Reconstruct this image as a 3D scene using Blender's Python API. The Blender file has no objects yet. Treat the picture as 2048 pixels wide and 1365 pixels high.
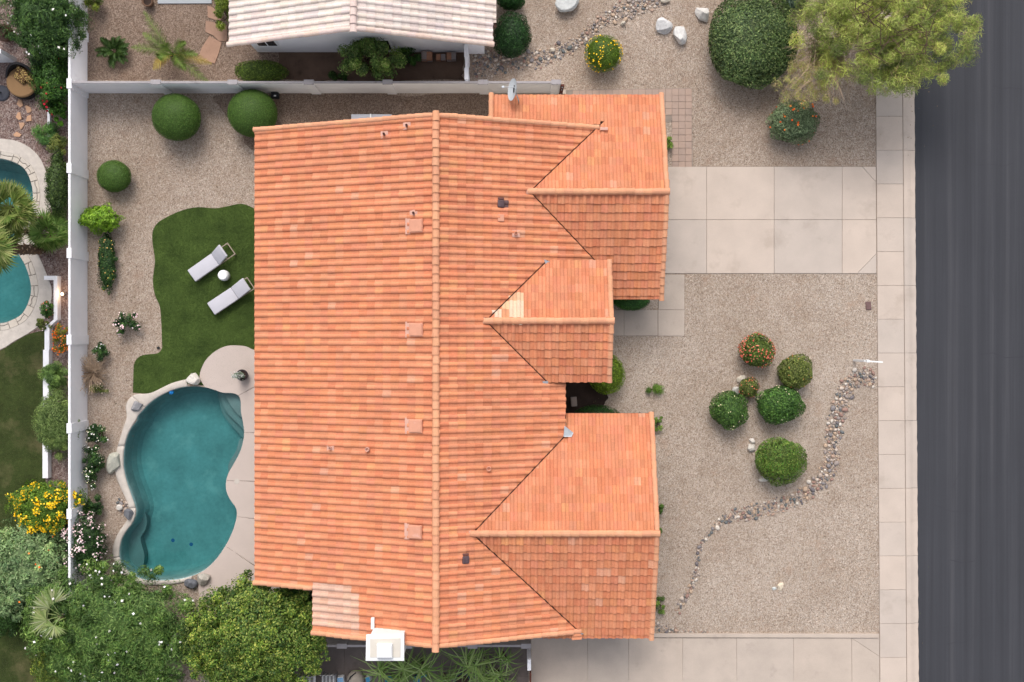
import bpy, bmesh, math, random
import numpy as np
from mathutils import Vector, Matrix

# ---------------------------------------------------------------- camera, sky, sun, exposure
CAM_H, FPX = 45.0, 1957.0            # flying height in metres, focal length in photo pixels (2048 wide)
scene = bpy.context.scene
cam_d = bpy.data.cameras.new("camera"); cam = bpy.data.objects.new("camera", cam_d)
scene.collection.objects.link(cam)
cam.location = (0, 0, CAM_H); cam.rotation_euler = (0, 0, 0)
cam_d.sensor_width = 36.0; cam_d.lens = 36.0 * FPX / 2048.0
cam_d.clip_start = 0.5; cam_d.clip_end = 2000
scene.camera = cam
SUN_EL, SUN_AZ = math.radians(50), math.radians(-8)     # azimuth from +Y towards +X
world = bpy.data.worlds.new("World"); scene.world = world; world.use_nodes = True
wn = world.node_tree.nodes; wl = world.node_tree.links
sky = wn.new("ShaderNodeTexSky"); sky.sky_type = 'NISHITA'; sky.sun_disc = False
sky.sun_elevation = SUN_EL; sky.sun_rotation = SUN_AZ
sky.air_density = 1.0; sky.dust_density = 4.0; sky.ozone_density = 1.0
hs = wn.new("ShaderNodeHueSaturation"); hs.inputs["Saturation"].default_value = .38      # thin high cloud
wl.new(sky.outputs[0], hs.inputs["Color"]); wl.new(hs.outputs[0], wn["Background"].inputs[0]); wn["Background"].inputs[1].default_value = 0.15
sun_d = bpy.data.lights.new("sun", 'SUN'); sun = bpy.data.objects.new("sun", sun_d)
scene.collection.objects.link(sun)
sun_d.energy = 0.95; sun_d.angle = math.radians(26); sun_d.color = (1.0, 0.94, 0.87)
sdir = Vector((math.sin(SUN_AZ) * math.cos(SUN_EL), math.cos(SUN_AZ) * math.cos(SUN_EL), math.sin(SUN_EL)))
sun.rotation_euler = sdir.to_track_quat('Z', 'Y').to_euler(); sun.location = (0, 0, 60)
scene.view_settings.view_transform = 'Standard'; scene.view_settings.look = 'None'
scene.view_settings.exposure = 0.52; scene.view_settings.gamma = 1.0
scene.view_settings.use_curve_mapping = False
scene.cycles.max_bounces = 6; scene.cycles.transparent_max_bounces = 12

# ---------------------------------------------------------------- helpers
C = scene.collection
rnd = random.Random(7)
WL = {}                                   # world location of each object
def P(px, py, z=0.0):
    k = (CAM_H - z) / FPX
    return Vector(((px - 1024) * k, -(py - 682.5) * k, z))
def PX(pts, z=0.0): return [P(a, b, z).to_2d() for a, b in pts]
def S(r, g, b, k=0.8):
    f = lambda c: (c / 12.92 if c <= .04045 else ((c + .055) / 1.055) ** 2.4)
    return (f(r / 255) * k, f(g / 255) * k, f(b / 255) * k)
def tag(o, label=None, cat=None, group=None, kind=None):
    if label: o["label"] = label
    if cat: o["category"] = cat
    if group: o["group"] = group
    if kind: o["kind"] = kind
    return o
def thing(name, label, cat, loc, group=None):
    o = bpy.data.objects.new(name, None); C.objects.link(o); o.empty_display_size = .2
    o.location = loc; WL[o] = Vector(loc)
    return tag(o, label, cat, group)
def mesh_np(name, V, F, cols=None, smooth=False, mat=None):
    """V (n,3) array, F list of faces or (m,k) int array."""
    me = bpy.data.meshes.new(name)
    V = np.asarray(V, dtype=np.float32)
    if isinstance(F, np.ndarray):
        m, k = F.shape
        me.vertices.add(len(V)); me.vertices.foreach_set("co", V.ravel())
        me.loops.add(m * k); me.loops.foreach_set("vertex_index", F.astype(np.int32).ravel())
        me.polygons.add(m)
        me.polygons.foreach_set("loop_start", np.arange(0, m * k, k, dtype=np.int32))
        me.update(calc_edges=True)
    else:
        me.from_pydata(V.tolist(), [], [list(f) for f in F]); me.update()
    if cols is not None:
        a = me.color_attributes.new("Col", 'FLOAT_COLOR', 'POINT')
        cc = np.ones((len(V), 4), dtype=np.float32); cc[:, :3] = np.asarray(cols, dtype=np.float32)
        a.data.foreach_set("color", cc.ravel())
    if smooth: me.polygons.foreach_set("use_smooth", np.ones(len(me.polygons), dtype=bool))
    if mat: me.materials.append(mat)
    return me
def add(name, V, F, mat, parent=None, cols=None, smooth=False, base=None):
    V = np.asarray(V, dtype=np.float64)
    if parent is not None: off = WL[parent]
    elif base is not None: off = Vector(base)
    else: off = Vector((V[:, 0].mean(), V[:, 1].mean(), V[:, 2].min()))
    me = mesh_np(name, V - np.array(off), F, cols, smooth, mat)
    o = bpy.data.objects.new(name, me); C.objects.link(o); WL[o] = off.copy()
    if parent is not None: o.parent = parent
    else: o.location = off
    return o
def inst(name, me, M, parent):
    """object sharing mesh me at world matrix M under parent (parents are never rotated)."""
    o = bpy.data.objects.new(name, me); C.objects.link(o)
    o.parent = parent
    o.matrix_local = Matrix.Translation(-WL[parent]) @ M
    WL[o] = M.translation.copy()
    return o
class Geo:
    def __init__(s): s.v = []; s.f = []; s.c = []
    def add(s, v, f, col=None):
        b = len(s.v); s.v.extend([tuple(p) for p in v]); s.f.extend([[i + b for i in q] for q in f])
        s.c.extend([col or (1, 1, 1)] * len(v)); return s
    def build(s, name, mat, parent=None, smooth=False, col=False, base=None):
        return add(name, s.v, s.f, mat, parent, s.c if col else None, smooth, base)
def area2(p): return sum(p[i][0] * p[(i + 1) % len(p)][1] - p[(i + 1) % len(p)][0] * p[i][1] for i in range(len(p)))
def ccw(p): return list(p) if area2(p) > 0 else list(p)[::-1]
def inset(p, d):
    p = ccw(p); n = len(p); out = []
    for i in range(n):
        a, b, c = Vector(p[i - 1]), Vector(p[i]), Vector(p[(i + 1) % n])
        e1 = (b - a).normalized(); e2 = (c - b).normalized()
        n1 = Vector((-e1.y, e1.x)); n2 = Vector((-e2.y, e2.x)); m = n1 + n2
        k = max(.5, 1 + n1.dot(n2)); out.append(b + m * (d / k))
    return out
def prism(pts, z0, z1, ch=0.0):
    pts = ccw(pts); n = len(pts); v = []; f = []
    rings = [(pts, z0), (pts, z1 - ch)] + ([(inset(pts, ch), z1)] if ch else [])
    if not ch: rings[1] = (pts, z1)
    for r, z in rings: v += [(p[0], p[1], z) for p in r]
    for k in range(len(rings) - 1):
        for i in range(n):
            j = (i + 1) % n; f.append([k * n + i, k * n + j, (k + 1) * n + j, (k + 1) * n + i])
    f.append([(len(rings) - 1) * n + i for i in range(n)]); f.append(list(range(n))[::-1])
    return v, f
def ngon_tris(pts, z):
    """triangulated flat polygon (handles concave)."""
    bm = bmesh.new(); vs = [bm.verts.new((p[0], p[1], z)) for p in ccw(pts)]
    bm.faces.new(vs); bm.normal_update(); bmesh.ops.triangulate(bm, faces=bm.faces[:]); bm.verts.index_update()
    v = [tuple(q.co) for q in bm.verts]; f = [[q.index for q in t.verts] for t in bm.faces]; bm.free()
    return v, f
def rect(cx, cy, sx, sy, ang=0):
    c, s = math.cos(ang), math.sin(ang)
    return [(cx + c * x - s * y, cy + s * x + c * y) for x, y in ((-sx/2, -sy/2), (sx/2, -sy/2), (sx/2, sy/2), (-sx/2, sy/2))]
def bar(a, b, w, h, up=(0, 0, 1)):
    """box beam from a to b, w wide and h high."""
    a, b = Vector(a), Vector(b); d = (b - a).normalized(); u = Vector(up)
    if abs(d.dot(u)) > .98: u = Vector((1, 0, 0))
    s = d.cross(u).normalized(); u = s.cross(d).normalized(); v = []
    for q in (a, b):
        for i, j in ((-1, -1), (1, -1), (1, 1), (-1, 1)): v.append(q + s * (i * w / 2) + u * (j * h / 2))
    return v, [[3, 2, 1, 0], [4, 5, 6, 7], [0, 1, 5, 4], [1, 2, 6, 5], [2, 3, 7, 6], [3, 0, 4, 7]]
def tube(pts, radii, seg=7, cap=True):
    pts = [Vector(p) for p in pts]; v = []; f = []; n = len(pts)
    for i, p in enumerate(pts):
        d = (pts[min(i + 1, n - 1)] - pts[max(i - 1, 0)]).normalized()
        u = Vector((0, 0, 1)) if abs(d.z) < .9 else Vector((1, 0, 0))
        s = d.cross(u).normalized(); t = s.cross(d).normalized()
        for k in range(seg):
            a = 2 * math.pi * k / seg; v.append(p + (s * math.cos(a) + t * math.sin(a)) * radii[i])
    for i in range(n - 1):
        for k in range(seg):
            j = (k + 1) % seg; f.append([i * seg + k, i * seg + j, (i + 1) * seg + j, (i + 1) * seg + k])
    if cap:
        f.append(list(range(seg))); f.append([(n - 1) * seg + k for k in range(seg)][::-1])
    return v, f
def lathe(cx, cy, prof, seg=24):
    v = []; f = []
    for r, z in prof:
        for k in range(seg):
            a = 2 * math.pi * k / seg; v.append((cx + r * math.cos(a), cy + r * math.sin(a), z))
    for i in range(len(prof) - 1):
        for k in range(seg):
            j = (k + 1) % seg; f.append([i * seg + k, i * seg + j, (i + 1) * seg + j, (i + 1) * seg + k])
    f.append(list(range(seg))[::-1]); f.append([(len(prof) - 1) * seg + k for k in range(seg)])
    return v, f
def smooth_loop(pts, n=6, closed=True):
    """Catmull-Rom through the pixel outline."""
    out = []; m = len(pts)
    rng = range(m) if closed else range(m - 1)
    for i in rng:
        g = (lambda k: pts[k % m]) if closed else (lambda k: pts[min(max(k, 0), m - 1)])
        p0, p1, p2, p3 = g(i - 1), g(i), g(i + 1), g(i + 2)
        for k in range(n):
            t = k / n
            out.append(tuple(.5 * (2 * p1[q] + (p2[q] - p0[q]) * t + (2 * p0[q] - 5 * p1[q] + 4 * p2[q] - p3[q]) * t * t
                                   + (3 * p1[q] - p0[q] - 3 * p2[q] + p3[q]) * t ** 3) for q in (0, 1)))
    if not closed: out.append(tuple(pts[-1]))
    return out
def bevel_box(center, size, bev, rot=None, seg=2):
    bm = bmesh.new(); bmesh.ops.create_cube(bm, size=1.0)
    for q in bm.verts: q.co = Vector((q.co.x * size[0], q.co.y * size[1], q.co.z * size[2]))
    if bev: bmesh.ops.bevel(bm, geom=bm.edges[:], offset=bev, segments=seg, profile=.5, affect='EDGES')
    R = rot or Matrix.Identity(3); bm.verts.index_update()
    v = [R @ q.co + Vector(center) for q in bm.verts]; f = [[q.index for q in t.verts] for t in bm.faces]; bm.free()
    return v, f

# ---------------------------------------------------------------- materials
MATS = {}
def nodes(name):
    m = bpy.data.materials.new(name); m.use_nodes = True
    nt = m.node_tree; return m, nt, nt.nodes, nt.links, nt.nodes["Principled BSDF"]
def mk(n, t, **kw):
    q = n.new(t)
    for k, v in kw.items():
        if k in q.inputs: q.inputs[k].default_value = v
        else: setattr(q, k, v)
    return q
def mix(n, l, a, b, fac, blend='MIX'):
    q = n.new("ShaderNodeMix"); q.data_type = 'RGBA'; q.blend_type = blend
    for sock, val in ((q.inputs[0], fac), (q.inputs[6], a), (q.inputs[7], b)):
        if hasattr(val, "is_linked") or hasattr(val, "links"): l.new(val, sock)
        elif isinstance(val, (int, float)): sock.default_value = val
        else: sock.default_value = (*val, 1) if len(val) == 3 else val
    return q.outputs[2]
def ramp(n, l, src, stops):
    r = n.new("ShaderNodeValToRGB"); e = r.color_ramp.elements
    while len(e) < len(stops): e.new(.5)
    for q, (p, c) in zip(e, stops):
        q.position = p; q.color = (*c, 1) if not isinstance(c, (int, float)) else (c, c, c, 1)
    l.new(src, r.inputs[0]); return r.outputs[0]
def noise(n, l, vec, scale, detail=4, rough=.55):
    q = mk(n, "ShaderNodeTexNoise", Scale=scale, Detail=detail, Roughness=rough)
    if vec is not None: l.new(vec, q.inputs["Vector"])
    return q.outputs[0]
def bump(n, l, b, h, strength, dist):
    q = mk(n, "ShaderNodeBump", Strength=strength, Distance=dist); l.new(h, q.inputs["Height"])
    l.new(q.outputs[0], b.inputs["Normal"])
def plain(name, c, rough=.7, var=.1, scale=3.0, fine=40.0, bmp=.15, metal=0.0, spec=.3, stain=None, rand=0.0):
    """a painted, cast or dyed surface with mottling, fine grain and light wear"""
    if name in MATS: return MATS[name]
    m, nt, n, l, b = nodes(name)
    pos = n.new("ShaderNodeNewGeometry").outputs["Position"]
    a = noise(n, l, pos, scale, 6); g = noise(n, l, pos, fine, 3)
    lo = tuple(x * (1 - var) for x in c); hi = tuple(min(1, x * (1 + var)) for x in c)
    col = ramp(n, l, a, [(.3, lo), (.7, hi)])
    gr = ramp(n, l, g, [(.25, 1 - var * .8), (.75, 1 + var * .4)])
    col = mix(n, l, col, gr, 1.0, 'MULTIPLY')
    if stain:
        s = noise(n, l, pos, stain[1], 8, .65)
        col = mix(n, l, col, stain[0], ramp(n, l, s, [(stain[2], 0.0), (stain[2] + .12, stain[3])]))
    if rand:
        oi = n.new("ShaderNodeObjectInfo").outputs["Random"]
        col = mix(n, l, col, ramp(n, l, oi, [(0, (1 - rand, 1 - rand * .9, 1 - rand * .8)), (1, (1 + rand * .3, 1, 1 - rand * .3))]), 1.0, 'MULTIPLY')
    l.new(col, b.inputs["Base Color"])
    b.inputs["Roughness"].default_value = rough; b.inputs["Metallic"].default_value = metal
    b.inputs["Specular IOR Level"].default_value = spec
    if bmp: bump(n, l, b, g, bmp, .01)
    MATS[name] = m; return m
def gravel(name, cols, scale=38.0, tint=None, dark=.35):
    if name in MATS: return MATS[name]
    m, nt, n, l, b = nodes(name)
    pos = n.new("ShaderNodeNewGeometry").outputs["Position"]
    v = mk(n, "ShaderNodeTexVoronoi", Scale=scale); l.new(pos, v.inputs["Vector"])
    v2 = mk(n, "ShaderNodeTexVoronoi", Scale=scale * .5); l.new(pos, v2.inputs["Vector"])
    sep = n.new("ShaderNodeSeparateColor"); l.new(v.outputs["Color"], sep.inputs[0])
    sep2 = n.new("ShaderNodeSeparateColor"); l.new(v2.outputs["Color"], sep2.inputs[0])
    k = len(cols); col = ramp(n, l, sep.outputs[0], [(i / (k - 1), c) for i, c in enumerate(cols)])
    col2 = ramp(n, l, sep2.outputs[1], [(i / (k - 1), c) for i, c in enumerate(cols)])
    col = mix(n, l, col, col2, .4)
    big = noise(n, l, pos, .22, 7, .65); mid = noise(n, l, pos, 1.6, 6, .65)
    col = mix(n, l, col, ramp(n, l, big, [(.32, (.86, .82, .78)), (.68, (1.1, 1.1, 1.1))]), 1.0, 'MULTIPLY')
    col = mix(n, l, col, ramp(n, l, mid, [(.3, (.9, .86, .82)), (.5, (1, 1, 1)), (.75, (1.05, 1.04, 1.04))]), 1.0, 'MULTIPLY')
    if tint:
        t = noise(n, l, pos, .8, 7, .7)
        col = mix(n, l, col, tint, ramp(n, l, t, [(.56, 0.0), (.72, .45)]))
    l.new(col, b.inputs["Base Color"]); b.inputs["Roughness"].default_value = .95
    b.inputs["Specular IOR Level"].default_value = .15
    inv = ramp(n, l, v.outputs["Distance"], [(0, 1.0), (.7, 0.0)])
    bump(n, l, b, inv, 1.0, .03)
    MATS[name] = m; return m
def attr_mat(name, rough=.8, grain=.12, scale=25.0, big=.08, transl=0.0, spec=.25, bmp=.2):
    """colour from the mesh's Col attribute, with grain and slow variation on top"""
    if name in MATS: return MATS[name]
    m, nt, n, l, b = nodes(name)
    at = n.new("ShaderNodeAttribute"); at.attribute_name = "Col"
    pos = n.new("ShaderNodeNewGeometry").outputs["Position"]
    g = noise(n, l, pos, scale, 5, .65); a = noise(n, l, pos, .6, 5, .6)
    col = mix(n, l, at.outputs["Color"], ramp(n, l, g, [(.25, 1 - grain), (.75, 1 + grain * .6)]), 1.0, 'MULTIPLY')
    col = mix(n, l, col, ramp(n, l, a, [(.3, (1 - big, 1 - big, 1 - big * .8)), (.7, (1 + big, 1 + big * .8, 1 + big * .6))]), 1.0, 'MULTIPLY')
    l.new(col, b.inputs["Base Color"]); b.inputs["Roughness"].default_value = rough
    b.inputs["Specular IOR Level"].default_value = spec
    if bmp: bump(n, l, b, g, bmp, .01)
    if transl:
        tr = n.new("ShaderNodeBsdfTranslucent"); l.new(col, tr.inputs[0])
        mx = n.new("ShaderNodeMixShader"); mx.inputs[0].default_value = transl
        l.new(b.outputs[0], mx.inputs[1]); l.new(tr.outputs[0], mx.inputs[2])
        l.new(mx.outputs[0], n["Material Output"].inputs[0])
    MATS[name] = m; return m
leaf_m = attr_mat("leaf", .55, .12, 9.0, .06, transl=.25, spec=.3, bmp=0)
petal_m = attr_mat("petal", .7, .06, 30.0, .04, transl=.2, spec=.2, bmp=0)
tile_m = attr_mat("clay_tile", .82, .16, 16.0, .09, spec=.2, bmp=.35)
rock_m = attr_mat("stone", .9, .22, 9.0, .08, spec=.2, bmp=.8)
bark_m = plain("bark", S(96, 78, 62), .95, .3, 8, 60, .8)
twig_m = plain("dry_twig", S(190, 165, 140), .9, .15, 8, 60, .3)
conc_m = plain("concrete", S(211, 196, 184), .9, .06, .9, 26, .25, stain=(S(184, 168, 155), .7, .55, .45), rand=.08)
conc_g = plain("grey_concrete", S(202, 187, 174), .9, .08, 1.0, 26, .25, stain=(S(166, 152, 142), .9, .6, .5), rand=.05)
conc_d = plain("shaded_patio_concrete", S(120, 110, 106), .9, .12, 1.2, 26, .3, stain=(S(86, 78, 76), 1.4, .55, .6), rand=.05)  # shade lying on the patio is put into this darker concrete colour
deck_m = plain("pool_deck_paint", S(208, 192, 183), .85, .04, 1.0, 40, .2, stain=(S(176, 162, 156), 1.3, .64, .4))
coping_m = plain("cast_coping", S(212, 202, 192), .9, .1, 4.0, 50, .4, stain=(S(150, 140, 128), 3.0, .6, .5))
stucco_m = plain("white_stucco", S(246, 245, 248, .95), .95, .04, 1.2, 90, .5, stain=(S(216, 214, 214), 1.5, .68, .4))
stucco_c = plain("cream_stucco", S(226, 218, 206), .95, .05, 1.2, 90, .5, stain=(S(190, 182, 172), 1.5, .64, .5))
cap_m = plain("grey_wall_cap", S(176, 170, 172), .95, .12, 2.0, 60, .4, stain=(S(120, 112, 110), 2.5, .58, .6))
white_m = plain("white_paint", S(246, 246, 246, .85), .55, .02, 3, 60, .1, stain=(S(215, 212, 208), 2.5, .66, .4))
dark_m = plain("dark_underlayment", S(84, 58, 50), .9, .2, 3, 40, .2)
metal_m = plain("galvanised_metal", S(188, 194, 200), .45, .08, 3, 30, .1, metal=.4, spec=.5)

# ================================================================ THE SETTING
POOL = smooth_loop([(272,844),(276,832),(285,822),(297,809),(315,795),(333,785),(359,776),(385,773),(410,775),(431,781),(446,786),(466,787),
  (477,792),(481.5,803),(482,824),(486,844),(488.5,865),(486,885),(479.5,906),(467,929),(456,949),(452,967),(453,983),(460,999),(473,1019),(472,1041),
  (464,1066),(451,1092),(433,1118),(410,1140),(385,1152),(359,1159),(320,1162),(295,1161),(272,1155),(251,1141),(241,1125),(238.5,1105),
  (242,1082),(251,1064),(264,1048),(272,1028),(270,1010),(259,980),(250,952),(246,926),(247.5,900),(252.5,877),(260,859)], 3)
COPE_OUT = [(372,759),(343,767),(308,784),(290,788),(272,789),(259,798),(252,813),(254,834),(246,859),(236,893),(229,925),(233,954),(246,985),
  (256,1008),(258,1026),(253,1043),(238,1064),(228,1087),(225.6,1107),(231,1125),(246,1147),(272,1166),(295,1170),(333,1170),(362,1166),(383,1159)]
NPOOL = smooth_loop([(-140,330),(-60,312),(0,318),(30,326),(50,340),(62,365),(66,395),(60,425),(46,455),(34,480),(36,505),(50,530),(60,560),(62,585),(55,610),(42,630),(20,642),(0,647),
  (-60,650),(-140,640)], 4)
NDECK = smooth_loop([(-150,280),(-60,275),(0,278),(35,283),(65,300),(85,325),(98,365),(104,405),(92,440),(76,470),(74,500),(84,525),(95,552),(104,580),(100,615),(85,645),(60,665),(30,682),(0,700),(-60,720),(-150,720)], 4)

# ground sheet with the two pool openings cut out
def filled(outlines, name, z):
    cu = bpy.data.curves.new(name, 'CURVE'); cu.dimensions = '2D'; cu.fill_mode = 'BOTH'
    for o in outlines:
        s = cu.splines.new('POLY'); s.points.add(len(o) - 1); s.use_cyclic_u = True
        for q, p in zip(s.points, o): q.co = (p[0], p[1], 0, 1)
    t = bpy.data.objects.new(name, cu); C.objects.link(t)
    me = bpy.data.meshes.new_from_object(t.evaluated_get(bpy.context.evaluated_depsgraph_get()))
    V = [(q.co.x, q.co.y, z) for q in me.vertices]; F = [list(q.vertices) for q in me.polygons]
    bpy.data.objects.remove(t); bpy.data.curves.remove(cu); bpy.data.meshes.remove(me)
    fl = []
    for q in F:
        a = area2([V[i] for i in q]); fl.append(q if a > 0 else q[::-1])
    return V, fl
grav_m = gravel("tan_gravel", [S(122,102,90), S(184,162,146), S(200,180,163), S(214,196,179), S(236,224,211)], 40, tint=S(170,136,112))
grav_l = gravel("pale_tan_gravel", [S(134,114,102), S(194,174,157), S(209,190,173), S(221,204,188), S(242,232,221)], 40, tint=S(186,150,122))
grav_b = gravel("brown_gravel", [S(92,76,66), S(140,118,104), S(160,138,122), S(176,154,138), S(204,186,170)], 40)
grav_p = gravel("plum_gravel", [S(78,62,60), S(124,100,96), S(152,130,124), S(168,150,144), S(206,194,188)], 26, tint=S(150,116,100))
dirt_m = plain("bare_earth", S(112,90,76), .98, .2, 1.8, 45, .6, stain=(S(70,54,44), 1.6, .56, .7))
soil_m = plain("dark_soil", S(66,52,46), .98, .25, 2.5, 45, .6)
EDGE_X = lambda py: 1752 + (py - 330) * .007         # yard edge of the sidewalk in photo pixels
big = [(-220,-220), (16.95,-220), (16.95,220), (-220,220)]
v, f = filled([big, [tuple(q) for q in PX(POOL)], [tuple(q) for q in PX(NPOOL)]], "ground", 0.0)
ground = tag(add("ground", v, f, grav_m, base=(0, 0, 0)), kind="structure")
def sheet(name, pts, z, mat, holes=()):
    v, f = filled([[tuple(q) for q in PX(pts)]] + [[tuple(q) for q in PX(h)] for h in holes], name, z)
    return tag(add(name, v, f, mat, base=(0, 0, z)), kind="structure")
def wob(pts, n=8, a=3, seed=1):
    r = random.Random(seed); out = []
    for i in range(len(pts)):
        p, q = pts[i], pts[(i + 1) % len(pts)]
        for k in range(n): out.append((p[0] + (q[0]-p[0])*k/n + r.uniform(-a, a), p[1] + (q[1]-p[1])*k/n + r.uniform(-a, a)))
    return out
front = [(1100,548),(1752,548),(1758,1268),(1240,1268),(1200,1100),(1120,820)]
sheet("front_gravel", front, .004, grav_l)
sheet("side_gravel", wob([(420,188),(980,188),(1000,300),(500,300)], 10, 6, 2), .004, grav_b)
sheet("neighbour_dirt", wob([(540,90),(926,90),(926,161),(560,161)], 10, 4, 3), .004, dirt_m)
sheet("neighbour_back_gravel", wob([(175,-60),(600,-60),(556,95),(560,161),(175,161)], 8, 1, 4), .0045, grav_b)
sheet("entry_shade_soil", wob([(1060,740),(1222,748),(1212,800),(1190,850),(1060,850)], 8, 4, 5), .008, soil_m)  # the roof wing's cast shade is put into this dark soil sheet
sheet("plum_gravel_bed", [(-300,-60),(138,-60),(138,1400),(-300,1400)], .004, grav_p, [NPOOL])

# turf in our back yard and the lawn next door
def grass_mat(name, c1, c2, brown=None):
    m, nt, n, l, b = nodes(name)
    pos = n.new("ShaderNodeNewGeometry").outputs["Position"]
    a = noise(n, l, pos, 1.1, 6, .6); g = noise(n, l, pos, 45, 3, .7); h = noise(n, l, pos, 7, 4, .6)
    col = ramp(n, l, a, [(.3, c1), (.7, c2)])
    col = mix(n, l, col, ramp(n, l, g, [(.3, .55), (.7, 1.35)]), 1.0, 'MULTIPLY')
    col = mix(n, l, col, ramp(n, l, h, [(.3, .85), (.7, 1.12)]), 1.0, 'MULTIPLY')
    if brown:
        t = noise(n, l, pos, .55, 7, .65)
        col = mix(n, l, col, brown, ramp(n, l, t, [(.5, 0.0), (.72, .75)]))
    l.new(col, b.inputs["Base Color"]); b.inputs["Roughness"].default_value = .9
    b.inputs["Specular IOR Level"].default_value = .1
    bump(n, l, b, g, 1.0, .04); return m
TURF = smooth_loop([(530,424),(510,418),(495,411),(480,408),(455,413),(430,417),(395,415),(365,421),(335,434),(316,446),(306,462),(305,485),(310,522),(306,560),
  (310,590),(320,615),(323,650),(324,680),(324,697),(315,707),(297,709),(280,713),(269,726),(267,748),(266,786)], 4, closed=False) + [(300,788),(345,768),(385,768),(430,775),(530,760)]
turf_m = grass_mat("turf", S(68,86,42), S(96,118,58))
lawn_m = grass_mat("lawn", S(62,72,40), S(84,98,52), S(126,112,86))
sheet("turf", TURF, .012, turf_m)
LAWN = smooth_loop([(96,660),(60,668),(30,684),(0,702),(-60,726),(-150,735)], 4, closed=False) + [(-150,1420),(140,1420),(92,1300),(91,1000),(93,800)]
sheet("neighbour_lawn", LAWN, .012, lawn_m)
def inside(p, poly):
    c = False; n = len(poly)
    for i in range(n):
        (x1, y1), (x2, y2) = poly[i], poly[i - 1]
        if (y1 > p[1]) != (y2 > p[1]) and p[0] < (x2 - x1) * (p[1] - y1) / (y2 - y1) + x1: c = not c
    return c
def blades(name, label_poly, n, h, cols, seed, parent):
    r = random.Random(seed); xs = [p[0] for p in label_poly]; ys = [p[1] for p in label_poly]
    V = []; K = []; cnt = 0
    x0, x1, y0, y1 = max(min(xs), -40), min(max(xs), 515), min(ys), min(max(ys), 1390)
    while cnt < n:
        p = (r.uniform(x0, x1), r.uniform(y0, y1))
        if not inside(p, label_poly): continue
        q = P(*p, .012); a = r.uniform(0, 6.28); t = r.uniform(0, 6.28); hh = h * r.uniform(.6, 1.3); w = .008
        c = r.choice(cols); k = r.uniform(.75, 1.25); c = tuple(e * k for e in c)
        V += [(q.x - w*math.cos(a), q.y - w*math.sin(a), q.z), (q.x + w*math.cos(a), q.y + w*math.sin(a), q.z),
              (q.x + .7*hh*math.cos(t), q.y + .7*hh*math.sin(t), q.z + hh)]
        K += [c] * 3; cnt += 1
    F = np.arange(len(V)).reshape(-1, 3)
    return tag(add(name, V, F, leaf_m, None, K, base=(0, 0, 0)), kind="stuff")
tag(blades("turf_grass", TURF, 42000, .035, [S(76,102,46), S(94,122,58), S(64,86,40)], 3, None), "short green artificial turf blades around the white loungers", "turf")
tag(blades("lawn_grass", LAWN, 22000, .035, [S(78,94,48), S(90,106,56), S(116,106,74)], 4, None), "patchy green and brown lawn grass beyond the white wall", "lawn")

# street, kerb, sidewalk
m, nt, n, l, b = nodes("asphalt")
pos = n.new("ShaderNodeNewGeometry").outputs["Position"]
mp = mk(n, "ShaderNodeMapping"); mp.inputs["Scale"].default_value = (1, .012, 1); l.new(pos, mp.inputs[0])
st = noise(n, l, mp.outputs[0], 2.6, 5, .6); st2 = noise(n, l, mp.outputs[0], 11, 3, .5)
g = noise(n, l, pos, 55, 3, .7); bg = noise(n, l, pos, .25, 5, .6)
col = ramp(n, l, st, [(.3, S(52,53,59)), (.55, S(60,61,67)), (.72, S(71,71,76))])
col = mix(n, l, col, ramp(n, l, st2, [(.3, .93), (.7, 1.07)]), 1.0, 'MULTIPLY')
col = mix(n, l, col, ramp(n, l, g, [(.3, .68), (.7, 1.32)]), 1.0, 'MULTIPLY')
col = mix(n, l, col, ramp(n, l, bg, [(.3, .94), (.7, 1.06)]), 1.0, 'MULTIPLY')
l.new(col, b.inputs["Base Color"]); b.inputs["Roughness"].default_value = .85; bump(n, l, b, g, .5, .01)
asph = m
ST_Z = -.09
def ex(py, off): return P(EDGE_X(py) + off, py)
a0, a1 = P(1790, -4000), P(1790, 5400)
street = tag(add("street", [(18.25, -220, ST_Z), (220, -220, ST_Z), (220, 220, ST_Z), (18.25, 220, ST_Z)], [[0,1,2,3]], asph, base=(18, 0, ST_Z)), kind="structure")
crack_m = plain("crack_sealant", S(58,58,64), .7, .1, 3, 40, .1)
gk = Geo()
for ln in ([(1986,172),(2004,177),(2022,176),(2060,181)], [(1962,710),(1985,706),(2010,716),(2060,713)], [(1900,1120),(1928,1127),(1950,1122)]):
    pts = [P(a_, b_, ST_Z) for a_, b_ in ln]
    for i in range(len(pts) - 1):
        d = (pts[i+1] - pts[i]).normalized(); s_ = Vector((-d.y, d.x, 0)) * .012
        gk.add([pts[i]-s_+Vector((0,0,.004)), pts[i+1]-s_+Vector((0,0,.004)), pts[i+1]+s_+Vector((0,0,.004)), pts[i]+s_+Vector((0,0,.004))], [[0,1,2,3]])
r_ = random.Random(77)
for s0 in ((1880,60),(1950,330),(1870,470),(1990,520),(1930,900),(1868,1010),(1995,1180),(1890,1290)):
    q_ = [s0]; a_ = r_.choice((0, 0, 1.4)) + r_.uniform(-.3, .3)
    for i in range(9): a_ += r_.uniform(-.35, .35); q_.append((q_[-1][0] + 9 * math.cos(a_), q_[-1][1] + 9 * math.sin(a_)))
    pts = [P(a, b__, ST_Z) for a, b__ in q_]
    for i in range(9):
        d = (pts[i+1] - pts[i]).normalized(); s_ = Vector((-d.y, d.x, 0)) * .007
        up_ = Vector((0, 0, .004)); gk.add([pts[i]-s_+up_, pts[i+1]-s_+up_, pts[i+1]+s_+up_, pts[i]+s_+up_], [[0,1,2,3]])
tag(gk.build("pavement_cracks", crack_m, base=P(1980, 700, ST_Z)), kind="structure")
base_m = plain("slab_joint_base", S(158,144,132), .95, .15, 3, 30, .2)  # darker base showing through the open slab joints
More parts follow.
